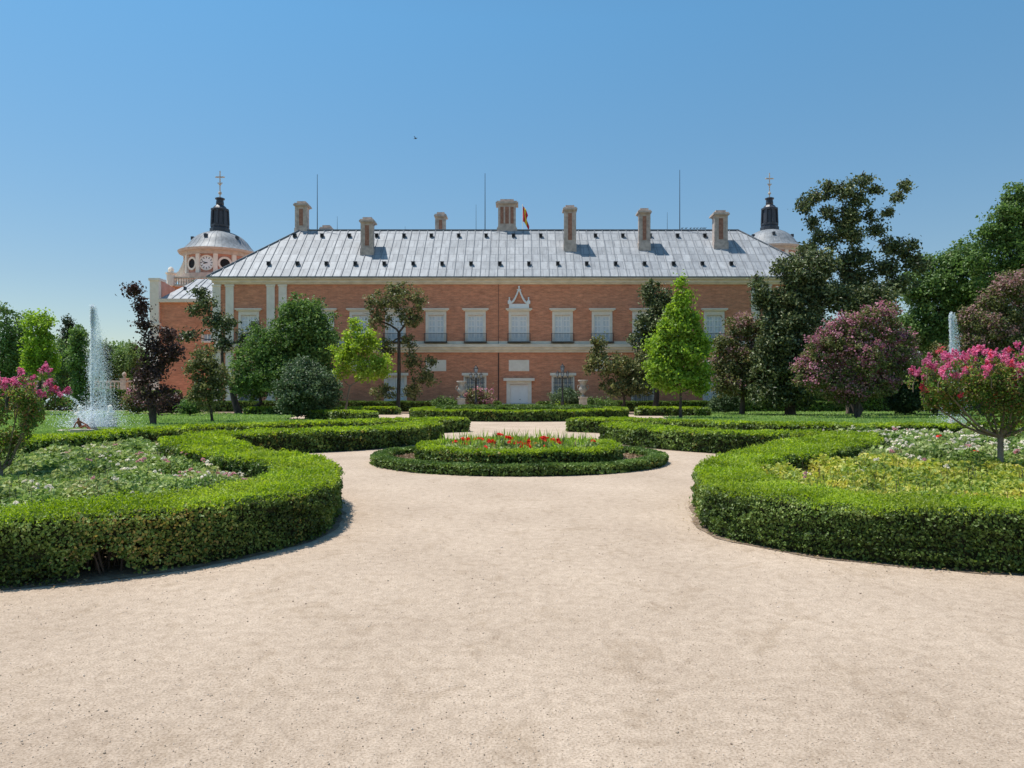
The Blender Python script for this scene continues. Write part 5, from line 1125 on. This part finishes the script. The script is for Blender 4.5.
# reclining terracotta figure (pelvis, waist, chest, neck, head, head top, shoulders/arms, legs)
g = (P(80.5, 400, 30.4)[0], 0)
fv = [(0, 0, .22), (-.08, 0, .42), (-.14, 0, .62), (-.16, 0, .76), (-.17, 0, .86), (-.17, 0, .97), (-.16, -.17, .66), (-.3, -.25, .42), (-.42, -.2, .12), (-.1, .17, .66), (.12, .22, .5), (.36, .2, .42),
      (.05, -.1, .2), (.42, -.14, .34), (.72, -.12, .1), (.86, -.12, .05), (.05, .1, .2), (.45, .12, .42), (.66, .1, .12), (.8, .1, .06)]
fe = [(0, 1), (1, 2), (2, 3), (3, 4), (4, 5), (2, 6), (6, 7), (7, 8), (2, 9), (9, 10), (10, 11), (0, 12), (12, 13), (13, 14), (14, 15), (0, 16), (16, 17), (17, 18), (18, 19)]
fr = [.15, .13, .15, .06, .10, .08, .07, .055, .045, .07, .055, .045, .1, .075, .055, .05, .1, .075, .055, .05]
st = skinfig('reclining_statue', fv, fe, fr, M['terracotta'], (g[0], 30.4, .5))
tag(st, 'small reclining terracotta statue on a block in front of the tall fountain', 'statue'); st.scale = (.5, .5, .5)
mb = MB(); box(mb, g[0]-.3, g[0]+.45, 30.2, 30.6, 0, .15); box(mb, g[0]-.33, g[0]+.48, 30.17, 30.63, .15, .185); tag(mb.build('statue_block', M['stone_old']), 'low stone block carrying the reclining terracotta statue', 'plinth')
st.location.z = .18

# ================================================================ lamps and urns by the palace
def lamp(px, Y, pyt):
    X = (px-HX)*Y/F; zt = EYE+(HY-pyt)*Y/F; t = thing('street_lamp', 'x', 'street lamp', (X, Y, 0), 'iron lamps flanking the palace door')
    mb = MB(); lathe(mb, [(0, 0), (.28, 0), (.28, .2), (.18, .3), (.16, .9), (.2, .95), (.1, 1.1), (.075, 1.4), (.06, zt-1.2), (.09, zt-1.15), (.05, zt-1.0), (.04, zt-.75)], (X, Y, 0), 12)
    for i in range(4):
        a = i*PI/2+PI/4*0; dx, dy = math.cos(a), math.sin(a)
        tube(mb, [(X, Y, zt-1.3), (X+dx*.18, Y+dy*.18, zt-1.42), (X+dx*.38, Y+dy*.38, zt-1.36), (X+dx*.45, Y+dy*.45, zt-1.22)], .03, 6)
    mb.build('post', M['iron'], t)
    def head(cx, cy, z0, s):
        mb = MB(); lathe(mb, [(.07*s, 0), (.1*s, .02*s), (.16*s, .36*s)], (cx, cy, z0), 6, 1, False); 
        lathe(mb, [(.02*s, -.06*s), (.09*s, -.02*s), (.09*s, .02*s)], (cx, cy, z0), 6, 0, False)
        lathe(mb, [(.19*s, .36*s), (.2*s, .4*s), (.1*s, .52*s), (.06*s, .56*s), (.05*s, .62*s), (0, .7*s)], (cx, cy, z0), 6, 0, False)
        for i in range(6):
            a = i*PI/3; tube(mb, [(cx+.1*s*math.cos(a), cy+.1*s*math.sin(a), z0+.02*s), (cx+.165*s*math.cos(a), cy+.165*s*math.sin(a), z0+.37*s)], .012*s, 4)
        mb.build('lantern', [M['iron'], M['glass']], t)
    head(X, Y, zt-.78, 1.1)
    for i in range(4): a = i*PI/2; head(X+.45*math.cos(a), Y+.45*math.sin(a), zt-1.2, .8)
    return t
lamp(476, 66, 364.5)['label'] = 'black iron lamp post with clustered lanterns, left of the palace door'
lamp(562.5, 66, 363)['label'] = 'black iron lamp post with clustered lanterns, right of the palace door'
M['urn'] = mat('grey_urn_stone', (.46, .43, .38), (.3, .28, .25), 5., .9, bump=.4)
def urn(px, Y, pyt, s=1.):
    X = (px-HX)*Y/F; zt = EYE+(HY-pyt)*Y/F; t = thing('stone_urn', 'x', 'urn', (X, Y, 0), 'stone urns flanking the palace door')
    h = zt-1.5*s; mb = MB(); box(mb, X-.42, X+.42, Y-.42, Y+.42, 0, .2); box(mb, X-.33, X+.33, Y-.33, Y+.33, .2, h-.12); box(mb, X-.4, X+.4, Y-.4, Y+.4, h-.12, h); mb.build('pedestal', M['stone_old'], t)
    mb = MB(); lathe(mb, [(0, 0), (.24, 0), (.24, .08), (.11, .16), (.1, .28), (.26, .42), (.38, .62), (.36, .74), (.27, 1.0), (.27, 1.18), (.36, 1.3), (.45, 1.42), (.44, 1.5), (.36, 1.48), (.2, 1.2), (0, 1.1)], (X, Y, h), 20)
    for s_ in (-1, 1): tube(mb, [(X+s_*.36, Y, h+.62), (X+s_*.5, Y, h+.8), (X+s_*.44, Y, h+1.02), (X+s_*.28, Y, h+1.05)], .035, 6)
    mb.build('urn', M['urn'], t); return t
urn(461.5, 66, 381)['label'] = 'weathered stone urn on pedestal, left of the left iron lamp'
urn(583, 66, 380)['label'] = 'weathered stone urn on pedestal, right of the right iron lamp'
# bench
X = (729-HX)*69/F; bn = thing('park_bench', 'wooden slatted bench before the dark hedge right of the palace door', 'bench', (X, 69, 0))
mb = MB(); [box(mb, X-.85, X+.85, 68.75+i*.11, 68.83+i*.11, .43, .47) for i in range(4)]; mb.build('seat', M['wood'], bn)
mb = MB(); [box(mb, X-.85, X+.85, 69.22+i*.02, 69.25+i*.02, .55+i*.13, .64+i*.13) for i in range(3)]; mb.build('backrest', M['wood'], bn)
for s in (-1, 1):
    mb = MB(); box(mb, X+s*.7-.03, X+s*.7+.03, 68.78, 68.84, 0, .43); box(mb, X+s*.7-.03, X+s*.7+.03, 69.16, 69.22, 0, .95); box(mb, X+s*.7-.03, X+s*.7+.03, 68.78, 69.2, .36, .425); mb.build('leg', M['iron'], bn)
# flat stone in the right hedge line
mb = MB(); g = G(904, 437); box(mb, 11.9, 12.8, 24.05, 24.45, .36, .44); box(mb, 12.0, 12.15, 24.1, 24.4, 0, .36); box(mb, 12.55, 12.7, 24.1, 24.4, 0, .36)
tag(mb.build('stone_bench', M['stone_old']), 'small backless stone bench among the white roses before the right hedge', 'bench')
# birds
def bird(loc, s, label, flying=False, group=None):
    mb = MB(); x, y, z = loc
    blob(mb, (x, y, z), (s, s*.5, s*.45), 0, 1); blob(mb, (x+s*.95, y, z+s*.4), s*.3, 0, 1)
    mb.add([(x-s*.8, y-s*.15, z), (x-s*.8, y+s*.15, z), (x-s*1.7, y+s*.2, z-s*.15), (x-s*1.7, y-s*.2, z-s*.15)], [[0, 1, 2, 3]])
    tube(mb, [(x+s*1.2, y, z+s*.4), (x+s*1.45, y, z+s*.33)], [s*.08, s*.02], 4)
    if flying:
        for q in (-1, 1): mb.add([(x+s*.4, y+q*s*.3, z+s*.1), (x-s*.4, y+q*s*.3, z+s*.1), (x-s*.9, y+q*s*2.4, z+s*1.1), (x-s*.2, y+q*s*1.6, z+s*.9)], [[0, 1, 2, 3]])
    else: tube(mb, [(x, y, z-s*.35), (x, y, z-s*.8)], s*.07, 4)
    return tag(mb.build('bird', M['slate']), label, 'bird', group)
p = P(415.5, 138.5, 70); bird(p, .13, 'tiny dark bird flying alone in the open sky above the roof', True)
for px in (682, 686, 690.5, 694, 697, 700.5, 703, 705): bird(((px-HX)*ry/F, ry, rz+.24), .13, 'small dark bird perched on the roof ridge right of the right lightning rod', group='birds on the roof ridge')

# ================================================================ light, sky, camera
sun_dir = Vector((.37, -.12, -1.)).normalized()
sd = bpy.data.lights.new('sun', 'SUN'); sd.energy = 4.1; sd.angle = math.radians(.53); sd.color = (1, .955, .89)
so = bpy.data.objects.new('sun', sd); COL.objects.link(so); so.rotation_euler = sun_dir.to_track_quat('-Z', 'Y').to_euler(); so.location = (-20, 20, 50)
w = bpy.data.worlds.new('World'); scene.world = w; w.use_nodes = True; t = w.node_tree; bg = t.nodes['Background']
sky = t.nodes.new('ShaderNodeTexSky'); sky.sky_type = 'NISHITA'; sky.sun_disc = False
to = -sun_dir; sky.sun_elevation = math.asin(to.z); sky.sun_rotation = math.atan2(to.x, to.y)
sky.air_density = 1.0; sky.dust_density = .3; sky.ozone_density = 1.0; sky.altitude = 500
tm = node(t, 'ShaderNodeMixRGB', blend_type='MULTIPLY'); tm.inputs[0].default_value = 1; 
tcw = node(t, 'ShaderNodeTexCoord'); sxw = node(t, 'ShaderNodeSeparateXYZ'); t.links.new(tcw.outputs['Generated'], sxw.inputs[0])
rw = node(t, 'ShaderNodeValToRGB'); rw.color_ramp.elements.new(.14)
for e_, (p_, c_) in zip(rw.color_ramp.elements, [(0, (.68, .62, .55)), (.14, (.62, .675, .66)), (.45, (.60, .98, 1.02))]): e_.position = p_; e_.color = (*c_, 1)
t.links.new(sxw.outputs[2], rw.inputs[0]); t.links.new(rw.outputs[0], tm.inputs[2])
t.links.new(sky.outputs[0], tm.inputs[1]); t.links.new(tm.outputs[0], bg.inputs[0]); bg.inputs[1].default_value = .118
cd = bpy.data.cameras.new('camera'); co = bpy.data.objects.new('camera', cd); COL.objects.link(co); scene.camera = co
co.location = (0, 0, EYE); co.rotation_euler = (PI/2, 0, 0); cd.sensor_width = 36; cd.lens = F/1024*36
cd.shift_x = -(HX-512)/1024; cd.shift_y = (HY-384)/1024; cd.clip_end = 5000; cd.clip_start = .05
vs = scene.view_settings; vs.view_transform = 'Standard'; vs.look = 'None'; vs.exposure = .42; vs.gamma = 1
scene.render.engine = 'CYCLES'; cy = scene.cycles; cy.max_bounces = 6; cy.diffuse_bounces = 3; cy.glossy_bounces = 2; cy.transmission_bounces = 3; cy.transparent_max_bounces = 8
cy.use_denoising = True
